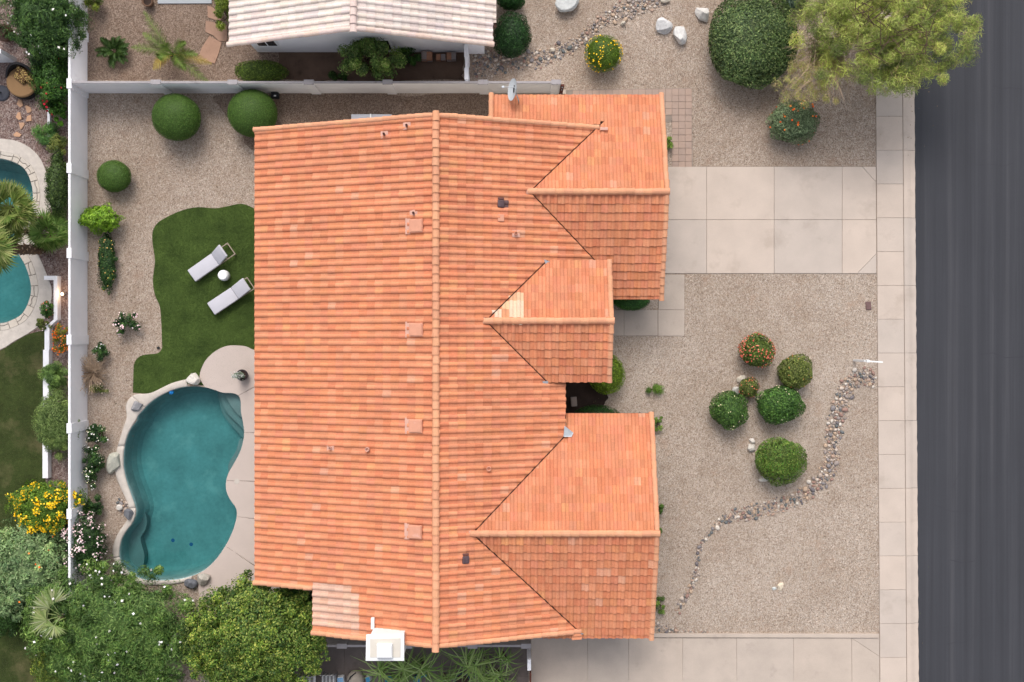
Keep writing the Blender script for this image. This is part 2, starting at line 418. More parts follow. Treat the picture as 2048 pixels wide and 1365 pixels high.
e0, e1 = ex(-400, 0), ex(1800, 0); f0, f1 = ex(-400, 55), ex(1800, 55)
sidewalk = tag(add("sidewalk", *prism([e0.to_2d(), e1.to_2d(), f1.to_2d(), f0.to_2d()], -.1, .004), base_m), kind="structure")
js = [301 + 67.6 * k for k in range(-6, 18)]
for k in range(len(js) - 1):
    q = [ex(js[k], 0.6), ex(js[k], 53.6), ex(js[k+1], 53.6), ex(js[k+1], 0.6)]
    add("concrete_slab", *prism(inset([t.to_2d() for t in q], .006), -.02, .03 + rnd.uniform(-.002, .002), .008), conc_m, sidewalk)
kerb = tag(add("kerb", *prism([ex(-400, 54.5).to_2d(), ex(1800, 54.5).to_2d(), ex(1800, 79).to_2d(), ex(-400, 79).to_2d()], -.2, -.105), base_m), kind="structure")
def kerb_piece(y0, y1):
    prof = [(54.6,.03),(60,.026),(64,.01),(68,-.03),(71,-.06),(74,-.075),(79.5,-.078)]
    g = Geo(); nn = 13; r = random.Random(int(y0)); ks = []
    for i in range(nn):
        py = y0 + .3 + (y1 - y0 - .6) * i / (nn - 1); e = r.uniform(-.7, .7)
        ks.append([P(EDGE_X(py) + o + (e if j == 6 else 0), py, 0) * 1 + Vector((0, 0, z)) for j, (o, z) in enumerate(prof)])
    v = [p for row in ks for p in row]; f = []; w = len(prof)
    for i in range(nn - 1):
        for j in range(w - 1): f.append([i*w+j, (i+1)*w+j, (i+1)*w+j+1, i*w+j+1])
    for row in ks:
        v += [Vector((row[0].x, row[0].y, -.2)), Vector((row[-1].x, row[-1].y, -.2))]
    B = nn * w
    for i in range(nn - 1): f.append([i*w, B+2*i, B+2*i+2, (i+1)*w]); f.append([i*w+w-1, (i+1)*w+w-1, B+2*i+3, B+2*i+1])
    f.append(list(range(w)) + [B+1, B]); f.append([(nn-1)*w + j for j in range(w)][::-1] + [B+2*nn-2, B+2*nn-1])
    add("kerb_stone", v, f, conc_m, kerb)
kj = [436 + 135.2 * k for k in range(-5, 9)]
for k in range(len(kj) - 1): kerb_piece(kj[k], kj[k+1])

def slabs(parent, polys, z, mat, gap=.007, name="concrete_slab"):
    for q in polys: add(name, *prism(inset(PX(q), gap), -.05, z + rnd.uniform(-.002, .002), .008), mat, parent)
drive = tag(add("driveway", *prism(PX([(1290,333),(1752,333),(1753,548),(1290,548)]), -.1, .006), base_m), kind="structure")
slabs(drive, [[(1290,334),(1413,334),(1413,440),(1290,440)], [(1290,440),(1413,440),(1413,547.5),(1290,547.5)],
  [(1413,334),(1548,334),(1548,440),(1413,440)], [(1413,440),(1548,440),(1548,547.5),(1413,547.5)],
  [(1548,334),(1684,334),(1684,440),(1548,440)], [(1548,440),(1684,440),(1684,547.5),(1548,547.5)],
  [(1684,334),(1724,334),(1751.5,364),(1752,440),(1684,440)], [(1724,334),(1751.5,334),(1751.5,364)],
  [(1684,440),(1752,440),(1752.5,508),(1714,547.5),(1684,547.5)], [(1752.5,508),(1752.5,547.5),(1714,547.5)]], .034, conc_m)
walk = tag(add("entry_walk", *prism(PX([(1180,621),(1316,621),(1316,549),(1369,549),(1369,673),(1180,672)]), -.1, .006), base_m), kind="structure")
slabs(walk, [[(1317,549.5),(1369,549.5),(1369,620),(1317,620)], [(1316,620),(1369,620),(1368.5,672.5),(1316,672.5)], [(1248,620),(1315.5,620),(1315.5,672),(1248,672)], [(1180,620),(1248,620),(1248,672),(1180,672)]], .03, conc_g)
ndrive = tag(add("neighbour_driveway", *prism(PX([(1060,1276),(1759,1276),(1760,1430),(1060,1430)]), -.1, .006), base_m), kind="structure")
nx = [1062,1175,1257,1365,1473,1587,1703]
slabs(ndrive, [[(nx[i],1276),(nx[i+1],1276),(nx[i+1]+1,1430),(nx[i],1430)] for i in range(6)] + [[(1703,1276),(1758.5,1313),(1759,1430),(1704,1430)], [(1703,1276),(1758.5,1276),(1758.5,1313)]], .03, conc_g)
tag(add("lot_kerb", *prism(PX([(1306,1266.5),(1757,1267),(1757,1275.5),(1306,1274.5)]), -.1, .09, .015), conc_g), kind="structure")
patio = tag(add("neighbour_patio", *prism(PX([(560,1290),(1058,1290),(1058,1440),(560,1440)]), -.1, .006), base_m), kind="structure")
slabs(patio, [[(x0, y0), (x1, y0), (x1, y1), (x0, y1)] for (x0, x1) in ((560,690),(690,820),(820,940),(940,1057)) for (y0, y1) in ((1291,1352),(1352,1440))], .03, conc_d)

# brown paver path round the garage corner
path = tag(add("paver_path", *prism(PX([(1100,181),(1383,176.5),(1386,332),(1344,332),(1344,245),(1318,245),(1318,225),(1100,225)]), -.1, .006), base_m), kind="structure")
pave_m = plain("brown_paver", S(184,160,146), .9, .06, 3, 40, .3, rand=.08)
pw = 13.25; r = random.Random(11)
pm = mesh_np("paver", *prism(rect(0, 0, .292, .292), -.05, .03, .006), mat=pave_m)
for iy in range(12):
    for ix in range(18):
        x = 1377 - ix * pw; y = 184.5 + iy * pw + (ix * .22 if iy == 0 else 0)
        if iy > 3 and ix > 2: continue
        if iy > 3 and y > 331: continue
        if ix > 4 and iy > 2: continue
        inst("paver", pm, Matrix.Translation(P(x, y) + Vector((0, 0, r.uniform(-.006, .006)))) @ Matrix.Rotation(r.uniform(-.03, .03), 4, 'Z'), path)
tag(add("paver_edging", *prism(PX([(1120,180),(1132,180),(1132,189),(1120,189)]), -.05, .05, .01), conc_g), kind="structure")

# ================================================================ POOLS
m, nt, n, l, b = nodes("water")
n.remove(b); out = n["Material Output"]
tr = n.new("ShaderNodeBsdfTransparent"); gl = mk(n, "ShaderNodeBsdfGlossy", Roughness=.03)
fr = mk(n, "ShaderNodeFresnel", IOR=1.33); mx = n.new("ShaderNodeMixShader")
pos = n.new("ShaderNodeNewGeometry").outputs["Position"]
bp = mk(n, "ShaderNodeBump", Strength=.25, Distance=.05); l.new(noise(n, l, pos, 3.0, 3), bp.inputs["Height"])
l.new(bp.outputs[0], gl.inputs["Normal"]); l.new(bp.outputs[0], fr.inputs["Normal"])
l.new(fr.outputs[0], mx.inputs[0]); l.new(tr.outputs[0], mx.inputs[1]); l.new(gl.outputs[0], mx.inputs[2]); l.new(mx.outputs[0], out.inputs[0])
va = mk(n, "ShaderNodeVolumeAbsorption", Density=1.0); va.inputs[0].default_value = (.44, .79, .80, 1); l.new(va.outputs[0], out.inputs[1])
water_m = m
plaster = plain("pool_plaster", S(154,190,190), .8, .16, .9, 8, .1, stain=(S(200,222,218), .8, .55, .5))
step_m = plain("step_plaster", S(132,156,156), .8, .1, 1.5, 30, .1)
def basin(name, outline, parent, depths):
    pts = ccw(PX(outline)); n_ = len(pts); v = []; f = []
    for d, z in depths: v += [(p[0], p[1], z) for p in (inset(pts, d) if d else pts)]
    for k in range(len(depths) - 1):
        for i in range(n_):
            j = (i + 1) % n_; f.append([k*n_+i, k*n_+j, (k+1)*n_+j, (k+1)*n_+i])
    tv, tf = ngon_tris([(q[0], q[1]) for q in v[-n_:]], depths[-1][1])
    b0 = len(v); v += tv; f += [[i + b0 for i in q] for q in tf]
    return add(name, v, f, plaster, parent, smooth=False)
pool = thing("swimming_pool", "kidney shaped teal swimming pool with cast stone coping beside the pale deck", "pool", P(360, 960))
basin("basin", POOL, pool, [(0, .0), (.03, -.2), (.08, -.8), (.2, -1.15), (.34, -1.32)])
v, f = prism(PX(POOL), -2.0, -.13); add("water", v, f, water_m, pool)
def ring(name, mat, inner, outer, z0, z1, parent, rag=0.0):
    """raised band between two open pixel polylines of equal length"""
    n_ = len(inner); v = []; f = []; r = random.Random(5)
    for (a, b_) in zip(inner, outer):
        A, B = P(*a), P(*b_); e = r.uniform(-rag, rag)
        for t, z in ((0, z0), (0, z1 - .02), (.12, z1 + e), (.5, z1 + .02 + e), (.88, z1 + e), (1, z1 - .02), (1, z0)):
            q = A.lerp(B, t); v.append((q.x, q.y, z))
    for i in range(n_ - 1):
        for j in range(6): f.append([i*7+j, (i+1)*7+j, (i+1)*7+j+1, i*7+j+1])
    f.append(list(range(7))); f.append([(n_-1)*7 + j for j in range(7)][::-1])
    return add(name, v, f, mat, parent, smooth=True)
co = smooth_loop(COPE_OUT, 4, closed=False)
nearest = lambda p: min(POOL, key=lambda q: (q[0]-p[0])**2 + (q[1]-p[1])**2)
ci = [(lambda q: (q[0], q[1]))(nearest(p)) for p in co]
for _ in range(3): ci = [ci[0]] + [((ci[i-1][0]+ci[i][0]*2+ci[i+1][0])/4, (ci[i-1][1]+ci[i][1]*2+ci[i+1][1])/4) for i in range(1, len(ci)-1)] + [ci[-1]]
cut = [0, 18, 36, 54, 74, len(co) - 1]
for k in range(5): ring("coping", coping_m, ci[cut[k]:cut[k+1]+1], co[cut[k]:cut[k+1]+1], -.12, .06, pool, .006)
# entry steps and benches, each a tread of its own under water
def tread(pts, z): add("step", *prism(PX(smooth_loop(pts, 3)), -1.4, z), step_m, pool)
tread([(444,784),(468,784),(482,790),(484,806),(485,838),(478,836),(466,825),(455,809)], -.38)
tread([(431,781),(448,783),(470,786),(484,800),(487,850),(484,870),(476,858),(463,845),(449,831),(438,812)], -.62)
tread([(424,779),(440,781),(470,786),(485,800),(490,865),(487,892),(479,885),(468,872),(448,850),(434,829),(427,803)], -.86)
tread([(487,885),(492,870),(486,893),(474,920),(456,952),(450,943),(453,926),(466,905),(474,880)], -.5)
tread([(264,1050),(274,1030),(280,1050),(276,1068),(267,1083),(270,1100),(275,1118),(273,1140),(272,1157),(246,1148),(236,1125),(234,1100),(240,1080)], -.85)
drain_m = plain("blue_drain", S(30,110,170), .5, .05, 3, 40, .1)
for a_, b_ in ((346,1081),(382.5,1089)):
    q = P(a_, b_, -1.33); add("drain_cover", *lathe(q.x, q.y, [(.11, -1.37), (.11, -1.325), (.05, -1.31)], 14), drain_m, pool)
fl = P(343, 784.5, -.13); fb = plain("blue_float", S(40,150,235), .4, .04, 3, 40, .1)
t = thing("chlorine_float", "small round bright blue floater at the pool edge", "pool float", fl)
add("float_body", *lathe(fl.x, fl.y, [(.06,-.2),(.1,-.16),(.115,-.1),(.1,-.06),(.05,-.04)], 16), fb, t, smooth=True)
add("float_cap", *lathe(fl.x, fl.y, [(.045,-.04),(.045,.0),(.03,.012)], 12), fb, t)

pdeck = tag(add("pool_deck", *prism(PX([(493,800),(560,775),(560,1190),(498,1150)]), -.3, .0), base_m), kind="structure")
DK = smooth_loop([(560,716),(508,700),(495,694),(480,691.5),(455,692),(432,702),(413,719),(402,740),(399,757)], 4, closed=False)
e_in = [(q[0], q[1]) for q in POOL]
def arc(a, b_):
    ia = min(range(len(e_in)), key=lambda i: (e_in[i][0]-a[0])**2 + (e_in[i][1]-a[1])**2); ib = min(range(len(e_in)), key=lambda i: (e_in[i][0]-b_[0])**2 + (e_in[i][1]-b_[1])**2)
    return [e_in[i % len(e_in)] for i in range(ia, (ib if ib >= ia else ib + len(e_in)) + 1)]
slabs(pdeck, [DK + arc((411,775),(477,792)) + [(560,745)], arc((477,792),(488,866)) + [(560,868),(560,746.5)],
   arc((488,866),(453,964)) + [(560,964),(560,869.5)], arc((453,964),(472,1030)) + [(560,1044),(560,965.5)],
   arc((472,1030),(452,1090)) + [(560,1165),(560,1045.5)], arc((452,1090),(405,1143)) + [(395,1166),(400,1200),(560,1200),(560,1167)]], .035, deck_m, .004, "deck_slab")
t = P(474, 963, .036); add("skimmer_lid", *lathe(t.x, t.y, [(.12, .03), (.12, .042), (.1, .044)], 20), coping_m, pdeck)
t = P(468, 1106, .036); add("skimmer_lid", *lathe(t.x, t.y, [(.11, .03), (.11, .041), (.09, .043)], 20), deck_m, pdeck)

# pool next door with flagstone coping
npool = thing("neighbour_pool", "dark teal freeform pool with cracked flagstone coping beyond the white wall", "pool", P(10, 480))
basin("basin", NPOOL, npool, [(0, .0), (.03, -.2), (.1, -1.0), (.4, -1.5)])
v, f = prism(PX(NPOOL), -2.2, -.13); add("water", v, f, water_m, npool)
ndk = tag(add("neighbour_pool_deck", *filled([[tuple(q) for q in PX(NDECK)], [tuple(q) for q in PX(inset(NPOOL, -15))]], "nd", .03), coping_m, base=(-22, 4, 0)), kind="structure")
# real thickness on the rim: outer wall band
v = []; f = []; pts = ccw(PX(NDECK)); n_ = len(pts)
for z in (-.05, .03): v += [(p[0], p[1], z) for p in pts]
f = [[i, (i+1) % n_, n_ + (i+1) % n_, n_ + i] for i in range(n_)]
add("deck_edge", v, f, coping_m, ndk)
flag_m = plain("pale_flagstone", S(214,204,192), .9, .06, 3, 40, .4, rand=.08)
bed_m = plain("grey_grout", S(150,142,134), .95, .1, 4, 40, .2)
outer = inset(NPOOL, -15.5); n_ = len(NPOOL); cw = ccw(NPOOL)
v = []; f = []
for p, q in zip(cw, outer):
    A, B = P(*p), P(q[0], q[1]); v += [(A.x, A.y, -.1), (A.x, A.y, .02), (B.x, B.y, .02)]
for i in range(n_): j = (i+1) % n_; f += [[3*i, 3*j, 3*j+1, 3*i+1], [3*i+1, 3*j+1, 3*j+2, 3*i+2]]
add("coping_bed", v, f, bed_m, npool)
r = random.Random(21); i = 0
while i < n_ - 1:
    k = min(n_ - 1, i + r.choice((2, 3, 3)))
    if max(cw[i][0], cw[k][0]) > -40:
        o0, o1 = Vector(outer[i]), Vector(outer[k]); ip = [Vector(cw[q]) for q in range(i, k + 1)]
        op = [Vector(outer[q]) for q in range(i, k + 1)]; s_ = r.uniform(.35, .65)
        pieces = [ip + op[::-1]] if r.random() < .35 else [ip + [ip[q].lerp(op[q], s_ + r.uniform(-.12, .12)) for q in range(len(ip) - 1, -1, -1)], None]
        if len(pieces) == 2: mid = pieces[0][len(ip):][::-1]; pieces[1] = mid + op[::-1]
        for q in pieces: add("flagstone", *prism(inset(PX(q), .016), -.02, .045 + r.uniform(-.004, .006), .008), flag_m, npool)
    i = k

# ================================================================ ROOFS
PITCH = .348
TW, TE = .303, .345                      # tile width, exposure measured on the ground plan
PROF = [(0,.0),(.05,.028),(.15,.052),(.31,.063),(.46,.052),(.56,.028),(.61,.004),(.83,-.002),(1.0,.0)]
def tile_local(w, L, lift):
    v = []; f = []; k = len(PROF)
    for y in (-.05, L):
        for x, z in PROF: v.append((x * w, y, z + lift * (y + .05) / (L + .05)))
    for x, z in PROF: v.append((x * w, L, z + lift - .03))
    for i in range(k - 1): f += [[i, i + 1, k + i + 1, k + i], [k + i, k + i + 1, 2 * k + i + 1, 2 * k + i]]
    f = [q[::-1] for q in f]
    return np.array(v), f
def clip_poly(poly, a, d):
    """keep the part of a 3D polygon where (p-a).d >= 0 in plan"""
    out = []
    for i in range(len(poly)):
        p, q = poly[i], poly[(i + 1) % len(poly)]
        sp = (p[0]-a[0])*d[0] + (p[1]-a[1])*d[1]; sq = (q[0]-a[0])*d[0] + (q[1]-a[1])*d[1]
        if sp >= 0: out.append(p)
        if (sp >= 0) != (sq >= 0):
            t = sp / (sp - sq); out.append(tuple(p[k] + (q[k]-p[k]) * t for k in range(3)))
    return out
def seg_hits_box(p, q, x0, y0, x1, y1):
    t0, t1 = 0.0, 1.0
    for k, lo, hi in ((0, x0, x1), (1, y0, y1)):
        d = q[k] - p[k]
        if abs(d) < 1e-9:
            if p[k] < lo or p[k] > hi: return False
        else:
            a, b_ = (lo - p[k]) / d, (hi - p[k]) / d
            if a > b_: a, b_ = b_, a
            t0, t1 = max(t0, a), min(t1, b_)
            if t0 > t1: return False
    return True
def two_tone(c, seed, a=.075):
    r = random.Random(seed + 991); k = 1 + r.uniform(-a, a); d = 1 + r.uniform(-a, a) * .8
    out = [tuple(e * (k if 1 <= i <= 5 else d) for e in c) for i in range(len(PROF))]
    return out * 3
class Roof:
    """collects the tiles of one house; the best-seen become objects, the rest one mesh"""
    def __init__(s, seed, pick): s.whole = []; s.cut = []; s.r = random.Random(seed); s.pick = pick
    def slope(s, origin, A, D2, poly, gaps, off=(0, 0), bond=0.0, pitch=PITCH):
        """origin on the ridge, A across, D2 plan direction downhill, poly region in plan (ccw), gaps inset per edge"""
        ln = math.hypot(1, pitch); D = Vector((D2[0], D2[1], -pitch)) / ln; A = Vector((A[0], A[1], 0)); N = A.cross(D)
        poly = ccw(poly); O = Vector(origin); e = TE * ln
        us = [(Vector((p[0], p[1], 0)) - Vector((O.x, O.y, 0))).dot(A) for p in poly]
        vs = [(Vector((p[0], p[1], 0)) - Vector((O.x, O.y, 0))).dot(Vector((D2[0], D2[1], 0))) for p in poly]
        n_ = len(poly); edges = []
        for i in range(n_):
            p, q = Vector(poly[i]), Vector(poly[(i + 1) % n_]); d = (q - p).normalized(); nr = Vector((-d.y, d.x))
            g = gaps(p, q); edges.append((p + nr * g, q + nr * g, nr, i))
        i0, i1 = int(math.floor(min(us) / TW)) - 1, int(math.ceil(max(us) / TW)) + 1
        j0, j1 = int(math.floor(min(vs) / TE)) - 1, int(math.ceil(max(vs) / TE)) + 1
        for j in range(j0, j1):
            for i in range(i0, i1):
                u = i * TW + off[0]; vv = (j * TE + off[1]) * ln + s.r.uniform(-.012, .012)
                pos = O + A * u + D * vv
                lift = .052 + s.r.uniform(-.014, .016); var = s.r.randrange(10 ** 6)
                cpt = pos + A * (TW / 2) + D * (e / 2)
                c4 = [pos, pos + A * TW, pos + A * TW + D * e, pos + D * e]
                x0, x1 = min(q.x for q in c4), max(q.x for q in c4); y0, y1 = min(q.y for q in c4), max(q.y for q in c4)
                hit = [q for q in edges if seg_hits_box(q[0], q[1], x0, y0, x1, y1)]
                if not hit:
                    if inside((cpt.x, cpt.y), poly): s.whole.append((pos, A, D, N, lift, var))
                    continue
                v, f = tile_local(TW, e * 1.06, lift)
                M = np.array([[A.x, D.x, N.x], [A.y, D.y, N.y], [A.z, D.z, N.z]])
                W = v @ M.T + np.array(pos); polys = [[tuple(W[k]) for k in q] for q in f]
                hs = hit
                if len(hit) == 2 and {hit[0][3], hit[1][3]} in [{k, (k + 1) % n_} for k in range(n_)]:
                    a_, b_ = (hit[0], hit[1]) if (hit[1][3] - hit[0][3]) % n_ == 1 else (hit[1], hit[0])
                    d1 = a_[1] - a_[0]; d2 = b_[1] - b_[0]
                    if d1.x * d2.y - d1.y * d2.x < 0:      # reflex corner
                        hs = [a_] if (Vector((cpt.x, cpt.y)) - a_[0]).dot(a_[2]) > (Vector((cpt.x, cpt.y)) - b_[0]).dot(b_[2]) else [b_]
                for (p, q, nr, _) in hs:
                    polys = [t for t in (clip_poly(w_, p, nr) for w_ in polys) if len(t) >= 3]
                if polys: s.cut.append((polys, var, cpt))
    def colour(s, var, cpt):
        return tile_colour(random.Random(var), cpt)
    def build(s, parent, n_obj, palette, name="roof_tile"):
        s.whole.sort(key=lambda t: CAM_H - t[0].z)
        e = TE * math.hypot(1, PITCH)
        chosen = s.whole[:n_obj]; rest = s.whole[n_obj:]
        meshes = {}
        for (pos, A, D, N, lift, var) in chosen:
            ci = var % 14; li = round(lift * 200)
            if (ci, li) not in meshes:
                v, f = tile_local(TW, e * 1.06, lift); c = palette(random.Random(ci * 77 + 5), None)
                meshes[ci, li] = mesh_np(name, v, f, two_tone(c, ci), False, tile_m)
            M = Matrix(((A.x, D.x, N.x, pos.x), (A.y, D.y, N.y, pos.y), (A.z, D.z, N.z, pos.z), (0, 0, 0, 1)))
            inst(name, meshes[ci, li], M, parent)
        V = []; F = []; K = []; b0 = 0
        for (pos, A, D, N, lift, var) in rest:
            v, f = tile_local(TW, e * 1.06, lift); M = np.array([[A.x, D.x, N.x], [A.y, D.y, N.y], [A.z, D.z, N.z]])
            V.append(v @ M.T + np.array(pos)); F += [[k + b0 for k in q] for q in f]; b0 += len(v)
            c = palette(random.Random(var), pos + A * .15 + D * .17); K += two_tone(c, var)
        g = Geo(); g.v = [tuple(p) for q in V for p in q]; g.f = F; g.c = K
        for (polys, var, cpt) in s.cut:
            c = palette(random.Random(var), cpt)
            for q in polys: g.add(q, [list(range(len(q)))], c)
        if g.v: tag(g.build("roof_tile_field", tile_m, parent, col=True), kind="stuff")
        return len(s.whole)
def jitter(c, r, a=.04, b_=.02):
    k = 1 + r.uniform(-a, a); return tuple(max(0, e * k * (1 + r.uniform(-b_, b_))) for e in c)
TC = [S(226,149,111), S(228,152,114), S(223,145,107), S(229,155,118), S(221,140,103), S(227,149,108), S(225,146,112)]
def pal_house(r, p):
    c = r.choice(TC); x = r.random()
    if x < .04: c = S(220,146,110)
    elif x < .055: c = S(231,168,136)
    elif x < .07: c = S(232,160,114)
    if p is not None:
        px = 1024 + p.x * FPX / (CAM_H - p.z); py = 682.5 - p.y * FPX / (CAM_H - p.z)
        if 628 < px < 722 and 1166 < py < 1258 and p.x < -6 and not (px > 706 and py < 1190): c = r.choice([S(228,184,160), S(231,190,168), S(224,177,153)])
        if p.x > -1.2 and ((984 < px < 1012 and 624 < py < 641) or (1010 < px < 1022 and 606 < py < 641) or (1020 < px < 1047 and 588 < py < 641)): c = r.choice([S(240,214,184), S(240,204,162), S(236,212,192), S(232,180,142), S(230,164,124)])
        if (1068 < px < 1340 or 975 < px < 1300) and 1035 < py < 1110 and r.random() < .08: c = S(234,162,112)
        if abs(px - 1002) < 7 and abs(py - 409) < 8: c = S(110,84,84)
    return jitter(c, r)
NC = [S(238,222,210), S(240,226,216), S(236,219,208), S(241,229,220), S(234,220,212)]
def pal_next(r, p):
    c = r.choice(NC)
    if r.random() < .04: c = S(230,202,188)
    return jitter(c, r, .04, .02)

# --- our house
RZ, RX = 5.5, -3.07
YT, YB, YS = 9.17, -12.36, -10.48
EL, ER = -11.11, 2.24
zmain = lambda x: RZ - PITCH * abs(x - RX)
W1 = dict(y=6.23, hw=4.43, gx=6.48); W1['z'] = zmain(.75); W1['x'] = .75
W2 = dict(y=.83, hw=2.53, gx=4.1, x=-1.07); W2['z'] = zmain(W2['x'])
W3 = dict(y=-7.86, hw=4.79, gx=5.95, x=-1.615); W3['z'] = zmain(W3['x'])
house = thing("tiled_house", "large house with orange clay tile roof and three front wings", "house", (-3, -1, 0))
left_poly = [(RX, YT), (EL, YT), (EL, YS), (-8.43, YS), (-8.43, YB), (RX, YB)]
vy1 = W1['y'] - (3.36 + .0); 
right_poly = [(RX, YT), (RX, YB), (W3['x'] + (W3['y'] - YB), YB), (W3['x'], W3['y']), (ER, W3['y'] + (ER - W3['x'])), (ER, W2['y'] - W2['hw'] + .06),
              (W2['x'] + W2['hw'] - .06, W2['y'] - W2['hw'] + .06), (W2['x'], W2['y']), (W2['x'] + W2['hw'], W2['y'] + W2['hw']),
              (W1['x'] + W1['y'] - W2['y'] - W2['hw'], W2['y'] + W2['hw']), (W1['x'], W1['y']), (W1['x'] + YT - W1['y'], YT)]
w1_up = [(W1['x'], W1['y']), (W1['gx'], W1['y']), (W1['gx'], W1['y'] + W1['hw']), (-.93, W1['y'] + W1['hw']), (-.93, YT + .1), (W1['x'] + YT + .1 - W1['y'], YT + .1)]
w1_dn = [(W1['x'], W1['y']), (W1['x'] + 2.9, W1['y'] - 2.9), (W1['x'] + 2.9, W1['y'] - W1['hw']), (W1['gx'], W1['y'] - W1['hw']), (W1['gx'], W1['y'])]
w2_up = [(W2['x'], W2['y']), (W2['gx'], W2['y']), (W2['gx'], W2['y'] + W2['hw']), (W2['x'] + W2['hw'], W2['y'] + W2['hw'])]
w2_dn = [(W2['x'], W2['y']), (W2['x'] + W2['hw'], W2['y'] - W2['hw']), (W2['gx'], W2['y'] - W2['hw']), (W2['gx'], W2['y'])]
w3_up = [(W3['x'], W3['y']), (W3['gx'], W3['y']), (W3['gx'], W3['y'] + W3['hw']), (ER + .06, W3['y'] + W3['hw']), (ER + .06, W3['y'] + ER + .06 - W3['x'])]
w3_dn = [(W3['x'], W3['y']), (W3['x'] + (W3['y'] - YB) + .05, YB - .05), (1.3, YB - .05), (1.3, W3['y'] - W3['hw']), (W3['gx'], W3['y'] - W3['hw']), (W3['gx'], W3['y'])]
diag = lambda p, q: abs(abs(q[0]-p[0]) - abs(q[1]-p[1])) < .15 and abs(q[0]-p[0]) > .3
def gaps(p, q): return .022 if diag(p, q) else 0.0
def deck(name, poly, zf, parent, th=.07):
    v, f = ngon_tris(poly, 0); v = [(p[0], p[1], zf(p[0], p[1]) - .035) for p in v]; n_ = len(v)
    pp = ccw(poly); m_ = len(pp)
    v += [(p[0], p[1], zf(*p) - .035) for p in pp] + [(p[0], p[1], zf(*p) - .035 - th) for p in pp]
    f += [[n_ + i, n_ + m_ + i, n_ + m_ + (i+1) % m_, n_ + (i+1) % m_] for i in range(m_)] + [[n_ + m_ + i for i in range(m_)][::-1]]
    return add(name, v, f, dark_m, parent)
zl = lambda x, y: zmain(x)
zw = lambda W: (lambda x, y: W['z'] - PITCH * abs(y - W['y']))
roof = deck("roof", left_poly, zl, house)
for q, zf in ((right_poly, zl), (w1_up, zw(W1)), (w1_dn, zw(W1)), (w2_up, zw(W2)), (w2_dn, zw(W2)), (w3_up, zw(W3)), (w3_dn, zw(W3))):
    deck("roof_deck", q, zf, roof)
R = Roof(3, pal_house)
R.slope((RX, YB, RZ), (0, 1), (-1, 0), left_poly, gaps, off=(.05, .12))
R.slope((RX, YT, RZ), (0, -1), (1, 0), right_poly, gaps, off=(.02, .12))
for W, up, dn in ((W1, w1_up, w1_dn), (W2, w2_up, w2_dn), (W3, w3_up, w3_dn)):
    R.slope((W['gx'], W['y'], W['z']), (1, 0), (0, 1), up, gaps, off=(.02, .1))
    R.slope((W['gx'], W['y'], W['z']), (-1, 0), (0, -1), dn, gaps, off=(.02, .1))
ntile = R.build(roof, 300, pal_house)

# barrel tiles along ridges and rakes, one object each, sharing meshes
def barrel_mesh(name, L, r0, r1, c, seg=6, open_end=False):
    v = []; f = []
    for y, rr in ((0, r0), (L, r1)):
        for k in range(seg + 1):
            a = math.pi * k / seg; v.append((rr * math.cos(a), y, rr * math.sin(a) * .85))
    w = seg + 1
    for k in range(seg): f.append([k, k + 1, w + k + 1, w + k])
    for k in range(seg + 1): a = math.pi * k / seg; v.append(((r1 - .02) * math.cos(a), L, (r1 - .02) * math.sin(a) * .85 - .004))
    for k in range(seg): f.append([w + k, w + k + 1, 2*w + k + 1, 2*w + k])
    f.append(list(range(w))[::-1])
    return mesh_np(name, v, [q[::-1] for q in f], [c] * len(v), False, tile_m)
_bm = {}
def barrels(name, a, b_, up, parent, r0, r1, pitch_len, pal, side=0.0, seed=1):
    """barrels laid from the low end a to the high end b_; each upper one laps the one below"""
    a, b_ = Vector(a), Vector(b_); d = (b_ - a); n_ = max(1, round(d.length / pitch_len)); step = d.length / n_; d.normalize()
    U = Vector(up).normalized(); Yv = -d; Xv = Yv.cross(U).normalized(); Zv = Xv.cross(Yv); r = random.Random(seed)
    for i in range(n_):
        ci = r.randrange(7); key = (name, ci, round(step * 50), pal.__name__, r0)
        if key not in _bm: _bm[key] = barrel_mesh(name, step * 1.13, r0, r1, pal(random.Random(ci * 13 + 2), None))
        tl = .035; Yt = (Yv + Zv * (tl / step)).normalized(); Zt = Xv.cross(Yt)
        p = a + d * (step * (i + 1)) + Zv * (-.002) + Xv * r.uniform(-.008, .008)
        M = Matrix(((Xv.x, Yt.x, Zt.x, p.x), (Xv.y, Yt.y, Zt.y, p.y), (Xv.z, Yt.z, Zt.z, p.z), (0, 0, 0, 1)))
        inst(name, _bm[key], M @ Matrix.Rotation(r.uniform(-.02, .02), 4, 'Z'), parent)
def pal_ridge(r, p): return jitter(r.choice([S(234,170,132), S(236,174,138), S(231,162,126)]), r, .05)
def pal_nridge(r, p): return jitter(r.choice([S(238,216,204), S(232,206,192), S(240,224,214)]), r, .04)
barrels("ridge_tile", (RX, YB - .12, RZ + .05), (RX, YT + .1, RZ + .05), (0, 0, 1), roof, .135, .15, .36, pal_ridge, seed=2)
for W in (W1, W2, W3):
    barrels("ridge_tile", (W['gx'] + .05, W['y'], W['z'] + .05), (W['x'] - .1, W['y'], W['z'] + .05), (0, 0, 1), roof, .125, .14, .36, pal_ridge, seed=int(W['x'] * 10) + 50)
    for sg in (-1, 1):
        barrels("rake_tile", (W['gx'] - .02, W['y'] + sg * W['hw'], W['z'] - PITCH * W['hw'] + .05), (W['gx'] - .02, W['y'] + sg * .12, W['z'] + .01), (0, 0, 1), roof, .1, .115, .365, pal_ridge, seed=int(W['y'] * 10) + sg + 90)
def rake(x0, x1, y, seed): barrels("rake_tile", (x0, y, zmain(x0) + .04), (x1, y, zmain(x1) + .03), (0, 0, 1), roof, .1, .115, .36, pal_ridge, seed=seed)
